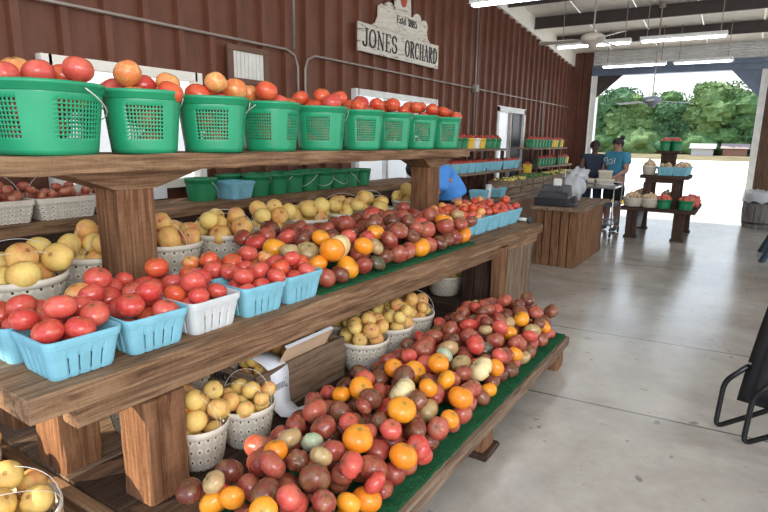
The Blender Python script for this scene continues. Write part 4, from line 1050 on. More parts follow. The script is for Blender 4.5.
# potato baskets
pt = None
pot_stuff = MB()
for i, (y, w) in enumerate(((0.62, 'leftmost'), (1.05, 'second from left'), (1.44, 'third from left'), (1.82, 'just left of the near upper post'), (2.2, 'hidden behind the near upper post'))):
    lab = 'shallow white splint basket of small red potatoes, '+w
    if pt is None:
        pt = thing('potato_basket', lab, 'basket', (-3.60, y, 1.093), 0, 'potato baskets on the wall table')
        ring = rrect(0.15, 0.18, 0.02, [0, 0.5, 1.0]); n = len(ring); vs = []
        for s_, z in ((0.86, 0), (0.93, 0.05), (1.0, 0.125)): vs += [(x*s_, yy*s_, z) for x, yy, _ in ring]
        fs = [(j*n+k, j*n+(k+1) % n, (j+1)*n+(k+1) % n, (j+1)*n+k) for j in range(2) for k in range(n)]+[tuple(range(n))[::-1]]
        o = MB().add(vs, fs).build('basket_body', SPLW, pt); solid(o, 0.005, 0.0)
        vs = []; prof = [(0.99, 0.10), (1.025, 0.10), (1.025, 0.13), (0.985, 0.13)]
        for s_, z in prof: vs += [(x*s_, yy*s_, z) for x, yy, _ in ring]
        MB().add(vs, [(j*n+k, j*n+(k+1) % n, ((j+1) % 4)*n+(k+1) % n, ((j+1) % 4)*n+k) for j in range(4) for k in range(n)]).build('rim', SPLR, pt)
        MB().tube([(0, 0.175*math.cos(PI*j/14), 0.115+0.17*math.sin(PI*j/14)) for j in range(15)], 0.0013, 5).build('wire_handle', WIRE, pt, True)
    else: dup(pt, (-3.60, y, 1.093), 0, lab)
    for a, b, c, r in drop(30, lambda q: (q.uniform(-0.15, 0.15), q.uniform(-0.17, 0.17)), lambda q, j: q.uniform(0.026, 0.036), lambda a, b: 1.093+0.075, lambda a, b, c, r: abs(a) < 0.145-0.9*r and abs(b) < 0.175-0.9*r, 5, 700+i):
        fruit('potato', 'pot', (-3.60+a, y+b, c), r, 'small red and yellow potato in the splint basket %s' % w, 'potato', 'potatoes in the basket '+w, 1.0)

# window ledge papers: white notice under near window
tag(MB().box(-3.93, 2.60, 1.10, -3.92, 2.85, 1.42).build('paper_notice', PAPER), 'white paper notice on the wall behind the near post', 'notice')

# ------------------------------------------------------------------ far wall racks
def rack(name, label, xs, levels, posts, depth=0.34):
    r = thing(name, label, 'shelf', (xs, 0, 0))
    for (y0, y1, z, th) in levels:
        plank('shelf_board', (depth, y1-y0, th), GY, 1, (-depth/2, (y0+y1)/2, z-th), 0, r, 0.003, 0.003, 14, int(y0*10))
    for (y, z) in posts:
        plank('upright', (0.05, 0.05, z), DZ, 2, (-0.05, y, 0), 0, r, 0.003, 0.002, 4, 5)
        plank('upright', (0.05, 0.05, z), DZ, 2, (-depth+0.03, y, 0), 0, r, 0.003, 0.002, 4, 6)
    return r
rack('produce_rack', 'wooden rack of buckets and blue baskets against wall, nearer of the two', -3.40, [(6.2, 9.05, 1.47, 0.035), (7.0, 10.0, 1.12, 0.04)], [(7.2, 1.08), (8.3, 1.43), (9.0, 1.43), (9.8, 1.08)])
rack('produce_rack', 'wooden rack of green and yellow buckets in the far corner', -3.42, [(10.55, 12.85, 1.47, 0.035), (11.0, 13.4, 1.10, 0.04)], [(10.9, 1.43), (12.3, 1.43), (13.3, 1.06), (11.2, 1.06)])
ctr = thing('produce_counter', 'long low wooden counter under the wall racks holding crates', 'counter', (-3.45, 10.0, 0))
plank('counter_top', (0.62, 7.2, 0.05), GY, 1, (0, 0, 0.68), 0, ctr, 0.004, 0.003, 30, 90)
mb = MB()
for k in range(58): mb.box(0.25, -3.5+k*0.12, 0, 0.275, -3.5+k*0.12+0.113, 0.68)
mb.build('front_boarding', WZ, ctr); plank('top_rail', (0.03, 7.1, 0.07), GY, 1, (0.30, 0, 0.60), 0, ctr, 0.003, 0.002, 10, 91)
# small buckets with tomatoes
small_stuff = MB(); small_pot = MB()
sb = {}
def small_bucket(x, y, z, mat, cname, label, R=0.085, Hh=0.14, fruit_mb=small_stuff, grp='small produce buckets on the wall racks'):
    if cname not in sb:
        sb[cname] = make_bucket(label, (x, y, z), mat, R=R, Hh=Hh, holes=False); sb[cname].name = cname+'_bucket'; sb[cname]['group'] = grp
        for c in list(sb[cname].children):
            if c.name.startswith('wire'): bpy.data.objects.remove(c)
    else: dup(sb[cname], (x, y, z), 0.3, label, grp)
    rnd = random.Random(int(y*97+z*13))
    for j in range(9):
        a = j*2.4; rr = 0.052 if j < 6 else 0.015
        fruit_mb.ball((x+rr*math.cos(a), y+rr*math.sin(a), z+Hh+(0.008 if j < 6 else 0.035)+rnd.uniform(-0.005, 0.008)), 0.031, 8, 5)
seqA = 'GGGGGYWYGGG'; seqC = 'GGGGGGGYYGY'; seqD = 'GGGGGGGGGGY'
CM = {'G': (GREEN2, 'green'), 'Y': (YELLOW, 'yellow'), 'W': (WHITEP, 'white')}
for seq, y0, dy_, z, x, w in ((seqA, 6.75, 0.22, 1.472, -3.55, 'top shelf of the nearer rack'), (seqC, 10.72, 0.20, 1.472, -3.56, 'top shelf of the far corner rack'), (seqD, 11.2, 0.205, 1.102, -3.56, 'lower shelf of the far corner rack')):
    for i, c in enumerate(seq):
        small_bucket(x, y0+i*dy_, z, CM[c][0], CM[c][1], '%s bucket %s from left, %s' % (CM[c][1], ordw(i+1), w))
small_bucket(-3.56, 10.65, 1.0, YELLOW, 'yellow', 'yellow bucket at the near end below the far corner rack top')
plank_ = tag(MB().box(-3.7, 10.5, 0.94, -3.42, 10.85, 0.998, ch=0.004).build('bucket_stand', GY), 'small wooden stand under the single yellow bucket', 'stand')
# blue quarts on the nearer rack's lower shelf
for i in range(10):
    y = 7.2+i*0.275
    quart(-3.54, y, 1.122, 0, 'blue pulp basket of cherry tomatoes, %s from left on nearer wall rack' % ordw(i+1), 0, 'blue baskets on the nearer wall rack')
    rnd = random.Random(i)
    for j in range(16):
        small_stuff.ball((-3.54-0.09+0.06*(j % 4)+rnd.uniform(-.01, .01), y-0.09+0.06*(j//4)+rnd.uniform(-.01, .01), 1.122+0.135+rnd.uniform(0, 0.02)), 0.033, 8, 5)
tag(small_stuff.build('small_tomatoes', T_SMALL, None, True), 'small red tomatoes filling the far buckets and baskets on the wall racks', 'tomatoes', None, 'stuff')
# crates on the produce counter
pc = None
veg = MB(); vegy = MB()
for i in range(7):
    y = 8.95+i*0.60
    lab = 'wooden slatted crate of vegetables, %s from left on the produce counter' % ordw(i+1)
    if pc is None:
        pc = thing('produce_crate', lab, 'crate', (-3.36, y, 0.733), 0, 'vegetable crates on the produce counter')
        for z in (0.0, 0.115):
            MB().box(0.17, -0.27, z, 0.185, 0.27, z+0.10, ch=0.003).build('front_slat', GY, pc)
            MB().box(-0.185, -0.27, z, -0.17, 0.27, z+0.10, ch=0.003).build('back_slat', GY, pc)
        for s_ in (-1, 1): MB().box(-0.169, s_*0.26-0.009, 0, 0.169, s_*0.26+0.009, 0.225, ch=0.003).build('end_board', CX, pc)
        MB().box(-0.168, -0.25, 0, 0.168, 0.25, 0.012).build('bottom_board', GY, pc)
    else: dup(pc, (-3.36, y, 0.733), 0, lab)
    rnd = random.Random(i+5)
    for j in range(70):
        p = (-3.36+rnd.uniform(-0.13, 0.13), y+rnd.uniform(-0.22, 0.22), 0.93+rnd.uniform(0, 0.045))
        (vegy if (i in (0, 1) and rnd.random() < 0.45) or i > 3 and rnd.random() < 0.7 else veg).ball(p, rnd.uniform(0.018, 0.035), 6, 4, 0.8)
tag(veg.build('green_vegetables', LEAF, None, True), 'small green peppers and leaves heaped in the crates on the produce counter', 'vegetables', None, 'stuff')
tag(vegy.build('yellow_vegetables', PEACHY, None, True), 'small yellow and white vegetables heaped in the crates on the produce counter', 'vegetables', None, 'stuff')

cup = thing('drinking_cup', 'white paper cup with lid and straw on the counter', 'cup', (-3.25, 7.99, 0.733))
MB().lathe([(0.032, 0), (0.034, 0.01), (0.046, 0.19), (0.044, 0.19)], 20).build('cup_body', WHITEP, cup, True); MB().lathe([(0.049, 0.19), (0.049, 0.205), (0.03, 0.21)], 20).build('lid', WHITEP, cup, True)
MB().tube([(0, 0, 0.2), (0.01, 0.01, 0.30)], 0.004, 6).build('straw', BLACK, cup)
quart(-3.28, 7.70, 0.733, 0, 'small blue pulp basket left of the white cup', 0.2, 'pulp baskets')
quart(-3.26, 8.36, 0.733, 0, 'blue pulp basket holding one red tomato right of the white cup', 0.1, 'pulp baskets')
fruit('tomato', 'red', (-3.26, 8.36, 0.733+0.10), 0.065, 'single red tomato in the blue basket right of the white cup', 'tomato', None)

# ------------------------------------------------------------------ checkout counter
ck = thing('checkout_counter', 'wooden checkout counter of vertical boards with grey top', 'counter', (-1.98, 7.9, 0))
mb = MB()
for k in range(5): mb.box(-0.26+k*0.108, -0.73, 0, -0.26+k*0.108+0.099, -0.70, 0.73, ch=0.006)
mb.build('front_boarding', WZ, ck); mb = MB()
for k in range(12): mb.box(0.25, -0.70+k*0.122, 0, 0.28, -0.70+k*0.122+0.113, 0.73, ch=0.006)
mb.build('side_boarding', WZ, ck)
mb = MB()
for k in range(12): mb.box(-0.26, -0.70+k*0.122, 0, -0.24, -0.70+k*0.122+0.118, 0.73)
mb.box(-0.26, 0.72, 0, 0.28, 0.75, 0.73); mb.build('back_boarding', DZ, ck)
for k in range(3): plank('counter_top', (0.215, 1.60, 0.045), GY, 1, (-0.21+0.222*k, 0, 0.732), 0, ck, 0.004, 0.003, 14, 95+k)
reg = thing('cash_register', 'black cash register on the near end of the checkout counter', 'cash register', (-2.08, 7.42, 0.780), 0.12)
MB().box(-0.22, -0.24, 0, 0.20, 0.22, 0.11, ch=0.008).build('drawer', BLACK, reg)
MB().add([(-0.20, -0.20, 0.11), (0.19, -0.20, 0.11), (0.19, 0.20, 0.11), (-0.20, 0.20, 0.11), (-0.18, -0.12, 0.17), (0.17, -0.12, 0.17), (0.17, 0.19, 0.25), (-0.18, 0.19, 0.25)], [(0, 1, 5, 4), (1, 2, 6, 5), (2, 3, 7, 6), (3, 0, 4, 7), (4, 5, 6, 7)]).build('body', BLACK, reg)
MB().box(-0.05, 0.10, 0.22, 0.05, 0.18, 0.33, ch=0.01).build('display', WHITEP, reg)
mb = MB()
for a in range(6):
    for b in range(4): mb.box(-0.15+a*0.04, -0.09+b*0.05, 0.175+b*0.0128+0.004, -0.15+a*0.04+0.03, -0.09+b*0.05+0.035, 0.205+b*0.0128)
mb.build('keys', simple('grey keys', (0.10, 0.10, 0.11), 0.5), reg)
term = tag(MB().box(0, 0, 0, 0.09, 0.16, 0.04, ch=0.006).box(0.02, 0.10, 0.04, 0.07, 0.15, 0.13, ch=0.006).build('card_terminal', simple('dark grey plastic', (0.05, 0.05, 0.06), 0.4), None, False, (-1.86, 7.26, 0.780)), 'dark card terminal beside the cash register', 'card reader')
# plastic bags on rack
def blob(name, c, r, mat, seed, sz=1.0, n=20, m=14, amp=0.25, parent=None):
    rnd = random.Random(seed); ph = [(rnd.uniform(2, 7), rnd.uniform(0, 6), rnd.uniform(2, 7), rnd.uniform(0, 6)) for _ in range(5)]
    vs = []
    for i in range(m+1):
        th = PI*i/m
        for k in range(n):
            a = 2*PI*k/n; q = 1+amp*sum(math.sin(p[0]//1*a+p[1])*math.sin(p[2]*th+p[3]) for p in ph)/3
            vs.append((c[0]+r*q*math.sin(th)*math.cos(a), c[1]+r*q*math.sin(th)*math.sin(a), c[2]+r*sz*q*math.cos(th)))
    fs = [(i*n+k, (i+1)*n+k, (i+1)*n+(k+1) % n, i*n+(k+1) % n) for i in range(m) for k in range(n)]
    return MB().add(vs, fs).build(name, mat, parent, True)
bg = thing('plastic_bag_rack', 'bunch of clear plastic bags hanging beside the cash register', 'bags', (-2.02, 8.15, 0.780))
blob('bag_bunch', (0, 0, 0.22), 0.13, BAG, 3, 1.6, parent=bg, amp=0.35); blob('bag_top', (0.08, 0.02, 0.36), 0.10, BAG, 5, 0.8, parent=bg, amp=0.4)
MB().tube([(-0.14, 0, 0), (-0.14, 0, 0.42), (0.14, 0, 0.42)], 0.008, 8).build('rack_wire', STEEL, bg)
tr = thing('tape_roll', 'white roll with dark blue ends on the far end of the middle shelf', 'roll', (-1.80, 5.36, ZM+0.035))
MB().tube([(-0.05, 0, 0), (0.05, 0, 0)], 0.018, 12).build('roll', WHITEP, tr, True); MB().tube([(0.05, 0, 0), (0.075, 0, 0)], 0.034, 14).build('end_cap', NAVY, tr, True); MB().tube([(-0.075, 0, 0), (-0.05, 0, 0)], 0.034, 14).build('end_cap', NAVY, tr, True)

# ------------------------------------------------------------------ utility cart
ct = thing('utility_cart', 'stainless steel utility cart beside the checkout counter', 'cart', (-2.08, 10.30, 0))
for z in (0.20, 0.52, 0.82): MB().box(-0.26, -0.36, z, 0.26, 0.36, z+0.015, ch=0.003).box(-0.26, -0.36, z, -0.25, 0.36, z+0.035).box(0.25, -0.36, z, 0.26, 0.36, z+0.035).box(-0.25, -0.36, z, 0.25, -0.35, z+0.035).box(-0.25, 0.35, z, 0.25, 0.36, z+0.035).build('shelf_tray', STEEL, ct)
for sx in (-1, 1):
    for sy in (-1, 1):
        MB().tube([(sx*0.265, sy*0.36, 0.11), (sx*0.265, sy*0.36, 0.90)], 0.012, 8).build('post', STEEL, ct, True)
        MB().tube([(sx*0.265-0.012, sy*0.36, 0.055), (sx*0.265+0.012, sy*0.36, 0.055)], 0.052, 16).build('caster', BLACK, ct, True)
    MB().tube([(-0.265, sx*0.36, 0.90), (0.265, sx*0.36, 0.90)], 0.013, 8).build('handle', STEEL, ct, True)
bxs = [(-2.02, 10.2, 0.838, 0.28, 0.22, 0.14, 'lower woven splint basket stacked on the steel cart'), (-2.03, 10.22, 0.980, 0.22, 0.20, 0.14, 'upper woven splint basket stacked on the steel cart'), (-2.26, 10.25, 0.838, 0.13, 0.20, 0.13, 'small woven splint basket at left on the steel cart')]
for (x, y, z, w, d, h, lab) in bxs:
    r = thing('splint_basket', lab, 'basket', (x, y, z), 0.1, 'splint baskets on the cart')
    ring = rrect(w/2, d/2, 0.02, [0, 0.5, 1]); n = len(ring); vs = []
    for s_, zz in ((0.88, 0), (1, h-0.004)): vs += [(a*s_, b*s_, zz) for a, b, _ in ring]
    o = MB().add(vs, [(k, (k+1) % n, n+(k+1) % n, n+k) for k in range(n)]+[tuple(range(n))[::-1], tuple(n+k for k in range(n))]).build('basket_body', SPL, r)
    vs = []
    for s_, zz in ((1.0, h-0.03), (1.04, h-0.03), (1.04, h-0.002), (1.0, h-0.002)): vs += [(a*s_, b*s_, zz) for a, b, _ in ring]
    MB().add(vs, [(j*n+k, j*n+(k+1) % n, ((j+1) % 4)*n+(k+1) % n, ((j+1) % 4)*n+k) for j in range(4) for k in range(n)]).build('rim', SPLR, r)

# ------------------------------------------------------------------ far tiered stand in the doorway
st = thing('small_tiered_stand', 'dark three-tier wooden produce stand in the middle of the big doorway', 'display stand', (-1.16, 10.9, 0))
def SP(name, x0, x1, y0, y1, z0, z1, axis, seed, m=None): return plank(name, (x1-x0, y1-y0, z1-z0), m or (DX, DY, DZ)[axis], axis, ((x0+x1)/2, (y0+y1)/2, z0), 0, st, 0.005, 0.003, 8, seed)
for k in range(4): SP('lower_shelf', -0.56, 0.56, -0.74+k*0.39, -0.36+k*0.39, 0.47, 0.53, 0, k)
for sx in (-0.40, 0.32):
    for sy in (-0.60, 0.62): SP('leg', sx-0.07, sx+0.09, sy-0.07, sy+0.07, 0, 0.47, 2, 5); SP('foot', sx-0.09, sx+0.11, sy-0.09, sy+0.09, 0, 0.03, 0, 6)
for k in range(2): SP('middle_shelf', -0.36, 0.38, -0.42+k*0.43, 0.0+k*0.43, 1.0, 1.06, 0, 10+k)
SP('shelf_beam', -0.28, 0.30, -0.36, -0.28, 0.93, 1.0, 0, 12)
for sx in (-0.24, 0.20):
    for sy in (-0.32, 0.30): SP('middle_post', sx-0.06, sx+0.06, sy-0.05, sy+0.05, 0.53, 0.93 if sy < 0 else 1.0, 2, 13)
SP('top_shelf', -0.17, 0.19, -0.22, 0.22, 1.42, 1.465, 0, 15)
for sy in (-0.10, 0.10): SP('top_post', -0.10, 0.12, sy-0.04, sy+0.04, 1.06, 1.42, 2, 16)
sx0, sy0 = -1.16, 10.9
grn = None; fruit_far = MB(); nuts = MB(); blu = MB()
def far_fill(mb, x, y, z, hw, hd, r, n, seed):
    rnd = random.Random(seed)
    for j in range(n): 
        a, b = rnd.uniform(-1, 1), rnd.uniform(-1, 1); mb.ball((x+a*hw, y+b*hd, z+rnd.uniform(0, 1)*r*4*(1-0.7*max(abs(a), abs(b)))), r*1.15, 7, 5)
for i, (x, y, z, w) in enumerate(((sx0-0.06, sy0-0.08, 1.468, 'left on the top shelf'), (sx0+0.11, sy0-0.04, 1.468, 'right on the top shelf'), (sx0+0.02, sy0+0.13, 1.468, 'rear on the top shelf'), (sx0+0.08, sy0-0.60, 0.533, 'middle of the lower shelf'), (sx0+0.40, sy0-0.60, 0.533, 'right end of the lower shelf'))):
    s_ = 1.0 if i < 3 else 1.35
    lab = 'green tomato bucket on doorway stand, '+w
    r = dup(sb['green'], (x, y, z), 0.2, lab, 'green buckets on the doorway stand', (s_, s_, 1.1 if i < 3 else 1.0))
    for j in range(10):
        a = j*2.4; rr = (0.055 if j < 7 else 0.02)*s_; fruit_far.ball((x+rr*math.cos(a), y+rr*math.sin(a), z+0.155+(0.035 if j > 6 else 0)), 0.033*s_, 8, 5)
qs = [(-0.20, -0.32, 0), (0.02, -0.33, 1), (0.24, -0.32, 2), (0.24, -0.02, 3), (0.24, 0.25, 4)]
for (x, y, i) in qs[1:]:
    quart(sx0+x-0.0, sy0+y+0.02, 1.063, 0, 'blue pulp basket on doorway stand, '+['', 'front centre', 'front right', 'right side middle', 'right side rear'][i], 0, 'blue baskets on the doorway stand')
    far_fill(nuts, sx0+x, sy0+y+0.02, 1.063+0.135, 0.09, 0.09, 0.024, 30, i)
for i, (x, y, z, w, s) in enumerate(((-0.24, -0.28, 1.063, 'front left of middle shelf', 0.62), (-0.40, -0.58, 0.533, 'left end of lower shelf', 0.9), (-0.10+0.02-0.06, -0.58, 0.533, 'second from left of lower shelf', 0.8), (-0.38, 0.05, 0.533, 'left side of lower shelf', 0.95), (0.05, 0.0, 0.533, 'between the posts of lower shelf', 0.8))):
    dup(pb, (sx0+x, sy0+y, z), i, 'splint basket of pale produce on doorway stand, '+w, 'splint baskets on the doorway stand', (s, s, 0.8))
    far_fill(nuts, sx0+x, sy0+y, z+0.15, 0.11*s, 0.11*s, 0.026, 50, 30+i)
for (x, y) in ((0.42, -0.25), (0.42, 0.12), (0.42, 0.48), (0.12, 0.52)): far_fill(fruit_far, sx0+x, sy0+y, 0.533+0.04, 0.11, 0.17, 0.036, 60, int(x*100+y*10))
tag(fruit_far.build('stand_tomatoes', T_PINK, None, True), 'red tomatoes heaped on the small stand in the doorway', 'tomatoes', None, 'stuff')
tag(nuts.build('stand_small_produce', simple('tan produce', (0.62, 0.44, 0.28), 0.7, var=0.4, sc=30), None, True), 'small tan potatoes and onions heaped in baskets on the doorway stand', 'vegetables', None, 'stuff')

# bin under stand
tag(MB().lathe([(0.12, 0), (0.15, 0.40), (0.145, 0.40), (0.12, 0.01)], 20).build('waste_bin', simple('pale grey plastic', (0.45, 0.47, 0.50), 0.5), None, True, (-1.62, 11.55, 0)), 'pale grey bin on the floor behind the doorway stand', 'bin')

# ------------------------------------------------------------------ barrel with bag by the door jamb
br = thing('barrel_bin', 'weathered half barrel lined with a clear bag beside the door jamb', 'barrel', (0.33, 12.95, 0))
mb = MB()
for k in range(20):
    a0, a1 = 2*PI*(k+0.03)/20, 2*PI*(k+0.97)/20
    pr = [(0.27, 0), (0.31, 0.3), (0.30, 0.62)]
    vs = [(rr*math.cos(a), rr*math.sin(a), z) for rr, z in pr for a in (a0, a1)]+[((rr-0.02)*math.cos(a), (rr-0.02)*math.sin(a), z) for rr, z in pr for a in (a0, a1)]
    mb.add(vs, [(0, 1, 3, 2), (2, 3, 5, 4), (7, 6, 8, 9), (9, 8, 10, 11), (4, 5, 11, 10), (0, 2, 8, 6), (2, 4, 10, 8), (1, 7, 9, 3), (3, 9, 11, 5)])
mb.build('staves', wood('grey barrel wood', 2, (0.14, 0.13, 0.13), (0.34, 0.32, 0.31)), br)
for z, rr in ((0.10, 0.288), (0.50, 0.309)): MB().lathe([(rr, z), (rr+0.006, z), (rr+0.006, z+0.035), (rr, z+0.035)], 28, cap=False).build('hoop', BEAM, br, True)
MB().lathe([(0.27, 0.01), (0.27, 0.02)], 20).build('barrel_bottom', DX, br)
rnd = random.Random(2); n = 40; vs = []
for j, (rr, z) in enumerate(((0.26, 0.35), (0.27, 0.6), (0.30, 0.72), (0.325, 0.66), (0.335, 0.58), (0.34, 0.52))):
    vs += [((rr+rnd.uniform(-1, 1)*0.012)*math.cos(2*PI*k/n), (rr+rnd.uniform(-1, 1)*0.012)*math.sin(2*PI*k/n), z+rnd.uniform(-1, 1)*0.03) for k in range(n)]
MB().add(vs, [(j*n+k, j*n+(k+1) % n, (j+1)*n+(k+1) % n, (j+1)*n+k) for j in range(5) for k in range(n)]).build('bag_liner', BAG, br, True)

# dark leg of a table at right edge
tb = thing('trestle_table', 'dark blue trestle table at right edge, only a slanted leg showing', 'table', (0.95, 9.6, 0))
for sx in (-1, 1):
    for sy in (-1, 1):
        MB().tube([(sx*0.62, sy*0.45, 0.0), (sx*0.35, sy*0.38, 0.72)], 0.04, 4).build('leg', NAVY, tb)
MB().box(-0.5, -0.5, 0.72, 0.7, 0.5, 0.76, ch=0.006).build('table_top', NAVY, tb)

# ------------------------------------------------------------------ black tubular chair tipped at the right edge
chr_ = thing('tubular_chair', 'black padded chair with bent tubular legs at the right edge', 'chair', (0.30, 3.15, 0), 0)
def rail(pts, r=0.014, seg=8, rad=0.05):
    out = [Vector(pts[0])]
    for i in range(1, len(pts)-1):
        a, b, c = Vector(pts[i-1]), Vector(pts[i]), Vector(pts[i+1]); d1 = (a-b).normalized(); d2 = (c-b).normalized()
        q = min(rad, (a-b).length*0.45, (c-b).length*0.45); p0, p1 = b+d1*q, b+d2*q
        for k in range(6): t_ = k/5; out.append((1-t_)**2*p0+2*t_*(1-t_)*b+t_*t_*p1)
    out.append(Vector(pts[-1])); return out
LEATH = simple('black vinyl', (0.022, 0.023, 0.027), 0.42)
a0 = Vector((-0.20, 0.30, 0.20)); upv = Vector((0.115, 0.02, 0.80)); wv = Vector((0.46, -0.12, 0.0)); nv = upv.cross(wv).normalized()
def slab(name, s0, s1, t0, t1, th, off, mat, bow=0.05):
    vs = []; fs = []; n, m = 10, 10
    for side in (0, 1):
        for i in range(n+1):
            for j in range(m+1):
                s_, t_ = s0+(s1-s0)*i/n, t0+(t1-t0)*j/m
                e = min(i, n-i, j, m-j); cut = 0.25 if e == 0 else 0.0
                p = a0+upv*s_+wv*t_+nv*(off+bow*(4*(s_-0.5)**2)+(th*(1-cut) if side else th*cut)); vs.append(tuple(p))
    N = (n+1)*(m+1)
    for i in range(n):
        for j in range(m):
            q = (i*(m+1)+j, i*(m+1)+j+1, (i+1)*(m+1)+j+1, (i+1)*(m+1)+j); fs.append(q[::-1]); fs.append(tuple(k+N for k in q))
    edge = [j for j in range(m)]+[i*(m+1)+m for i in range(n)]+[n*(m+1)+m-j for j in range(m)]+[(n-i)*(m+1) for i in range(n)]
    for k in range(len(edge)): a, b = edge[k], edge[(k+1) % len(edge)]; fs.append((a, b, b+N, a+N))
    return MB().add(vs, fs).build(name, mat, chr_, True)
slab('backrest_shell', 0, 1, 0, 1, 0.035, 0.0, BLACK); slab('back_cushion', 0.08, 0.92, 0.14, 0.94, 0.05, -0.05, LEATH, 0.04)
for k, (dx, dy2) in enumerate(((0, 0), (0.135, -0.13))):
    MB().tube(rail([(-0.16+dx, 0.31+dy2, 0.42), (-0.255+dx, 0.33+dy2, 0.30), (-0.268+dx, 0.34+dy2, 0.015), (0.02+dx, 0.24+dy2, 0.27), (0.40+dx, 0.10+dy2, 0.36)]), 0.014, 10).build('frame_tube', BLKM, chr_, True)
MB().tube([(0.0, 0.22, 0.28), (0.12, 0.10, 0.26)], 0.012, 8).build('cross_tube', BLKM, chr_, True)
MB().tube(rail([(0.35, 0.05, 0.36), (0.45, 0.05, 0.02), (0.45, 0.35, 0.02), (0.38, 0.35, 0.40)]), 0.014, 8).build('frame_tube', BLKM, chr_, True)
MB().tube([tuple(a0+wv*0.03+nv*-0.01+upv*s_) for s_ in (0.3, 0.31)], 0.008, 8).build('rivet', STEEL, chr_)

# ------------------------------------------------------------------ people
def skin_obj(name, verts, edges, radii, mat, parent, sub=2, root=0):
    me = bpy.data.meshes.new(name); me.from_pydata(verts, edges, []); me.update(); me.materials.append(mat)
    o = link(name, me, parent)
    m = o.modifiers.new('skin', 'SKIN'); m.use_smooth_shade = True
    sv = me.skin_vertices[0].data
    for i, r in enumerate(radii): sv[i].radius = r if isinstance(r, tuple) else (r, r)
    sv[root].use_root = True
    s_ = o.modifiers.new('sub', 'SUBSURF'); s_.levels = sub; s_.render_levels = sub
    return o
class Graph:
    def __init__(s): s.v = []; s.e = []; s.r = []
    def chain(s, pts, start=None):
        prev = start; ids = []
        for p, r in pts:
            s.v.append(tuple(p)); s.r.append(r); i = len(s.v)-1
            if prev is not None: s.e.append((prev, i))
            prev = i; ids.append(i)
        return ids
def person(label, loc, rotz, J, skin, hairc, shirt, shorts, shoe, sc=1.0, stocky=1.0, bun=False, sleeve=0.55, long_pants=False, long_shirt=False):
    r = thing('person', label, 'person', loc, rotz); r.scale = (sc, sc, sc)
    k = stocky; g = Graph(); V = Vector
    P_, SP_, CH, NK, HD = [V(J[n_]) for n_ in ('pelvis', 'spine', 'chest', 'neck', 'head')]
    ids = g.chain([(P_, (0.135*k, 0.10*k)), (SP_, (0.125*k, 0.095*k)), (CH, (0.14*k, 0.10*k)), (CH.lerp(NK, 0.6), (0.085, 0.07)), (NK, 0.052)])
    hd = (HD-NK).normalized()
    g.chain([(NK.lerp(HD, 0.45), 0.055), (HD-hd*0.02, (0.078, 0.088)), (HD+hd*0.07, (0.070, 0.078)), (HD+hd*0.105, 0.035)], ids[-1])
    for sd in ('L', 'R'):
        sh, el, wr, hn = [V(J[n_+sd]) for n_ in ('sh', 'el', 'wr', 'hn')]
        a = g.chain([(sh, 0.056*k), (sh.lerp(el, 0.5), 0.048*k), (el, 0.038*k), (el.lerp(wr, 0.4), 0.037*k), (wr, 0.024)], ids[2])
        d = (hn-wr).normalized(); side = d.cross(V((0, 0, 1)) if abs(d.z) < 0.9 else V((1, 0, 0))).normalized(); nn = d.cross(side)
        pl = g.chain([(wr+d*0.045, (0.032, 0.018)), (wr+d*0.085, (0.036, 0.016))], a[-1])
        for f in range(4):
            o = (f-1.5)*0.019; L = (0.055, 0.068, 0.064, 0.048)[f]
            g.chain([(wr+d*0.10+side*o, 0.010), (wr+d*(0.10+L*0.5)+side*o+nn*0.010, 0.009), (wr+d*(0.10+L*0.9)+side*o+nn*0.032, 0.007)], pl[-1])
        g.chain([(wr+d*0.055+side*0.040, 0.011), (wr+d*0.085+side*0.052+nn*0.015, 0.009)], pl[0])
        hp, kn, an, to = [V(J[n_+sd]) for n_ in ('hip', 'kn', 'an', 'to')]
        g.chain([(hp, 0.088*k), (hp.lerp(kn, 0.5), 0.078*k), (kn, 0.056*k), (kn.lerp(an, 0.35), 0.056*k), (an, 0.035), (an.lerp(to, 0.3)+V((0, 0, -0.03)), 0.036), (to, 0.026)], ids[0])
    skin_obj('body', g.v, g.e, g.r, skin, r)
    # shirt
    g = Graph(); q = 0.06 if long_shirt else 0.022
    ids = g.chain(([(P_-V((0, 0.02, 0.06)), 0.19*k)] if long_shirt else [])+[(P_+V((0, 0, 0.02)), 0.185*k if long_shirt else (0.15*k+q, 0.115*k+q)), (SP_, (0.135*k+q, 0.105*k+q)), (CH, (0.145*k+q, 0.105*k+q)), (CH.lerp(NK, 0.62), (0.085+q*0.6, 0.07+q*0.6))])
    for sd in ('L', 'R'):
        sh, el = V(J['sh'+sd]), V(J['el'+sd])
        if sleeve > 0: g.chain([(sh, 0.06*k+q), (sh.lerp(el, sleeve*0.6), 0.054*k+q), (sh.lerp(el, sleeve), 0.052*k+q)], ids[-2])
    skin_obj('shirt', g.v, g.e, g.r, shirt, r)
    g = Graph(); ids = g.chain([(P_+V((0, 0, 0.06)), (0.14*k+0.012, 0.11*k+0.012)), (P_, (0.14*k+0.012, 0.11*k+0.012))])
    for sd in ('L', 'R'):
        hp, kn, an = [V(J[n_+sd]) for n_ in ('hip', 'kn', 'an')]
        pts = [(hp, 0.098*k), (hp.lerp(kn, 0.5), 0.095*k), (hp.lerp(kn, 0.92), 0.085*k)]
        if long_pants: pts += [(kn.lerp(an, 0.5), 0.07*k), (kn.lerp(an, 0.93), 0.058*k)]
        g.chain(pts, ids[1])
    skin_obj('trousers' if long_pants else 'shorts', g.v, g.e, g.r, shorts, r)
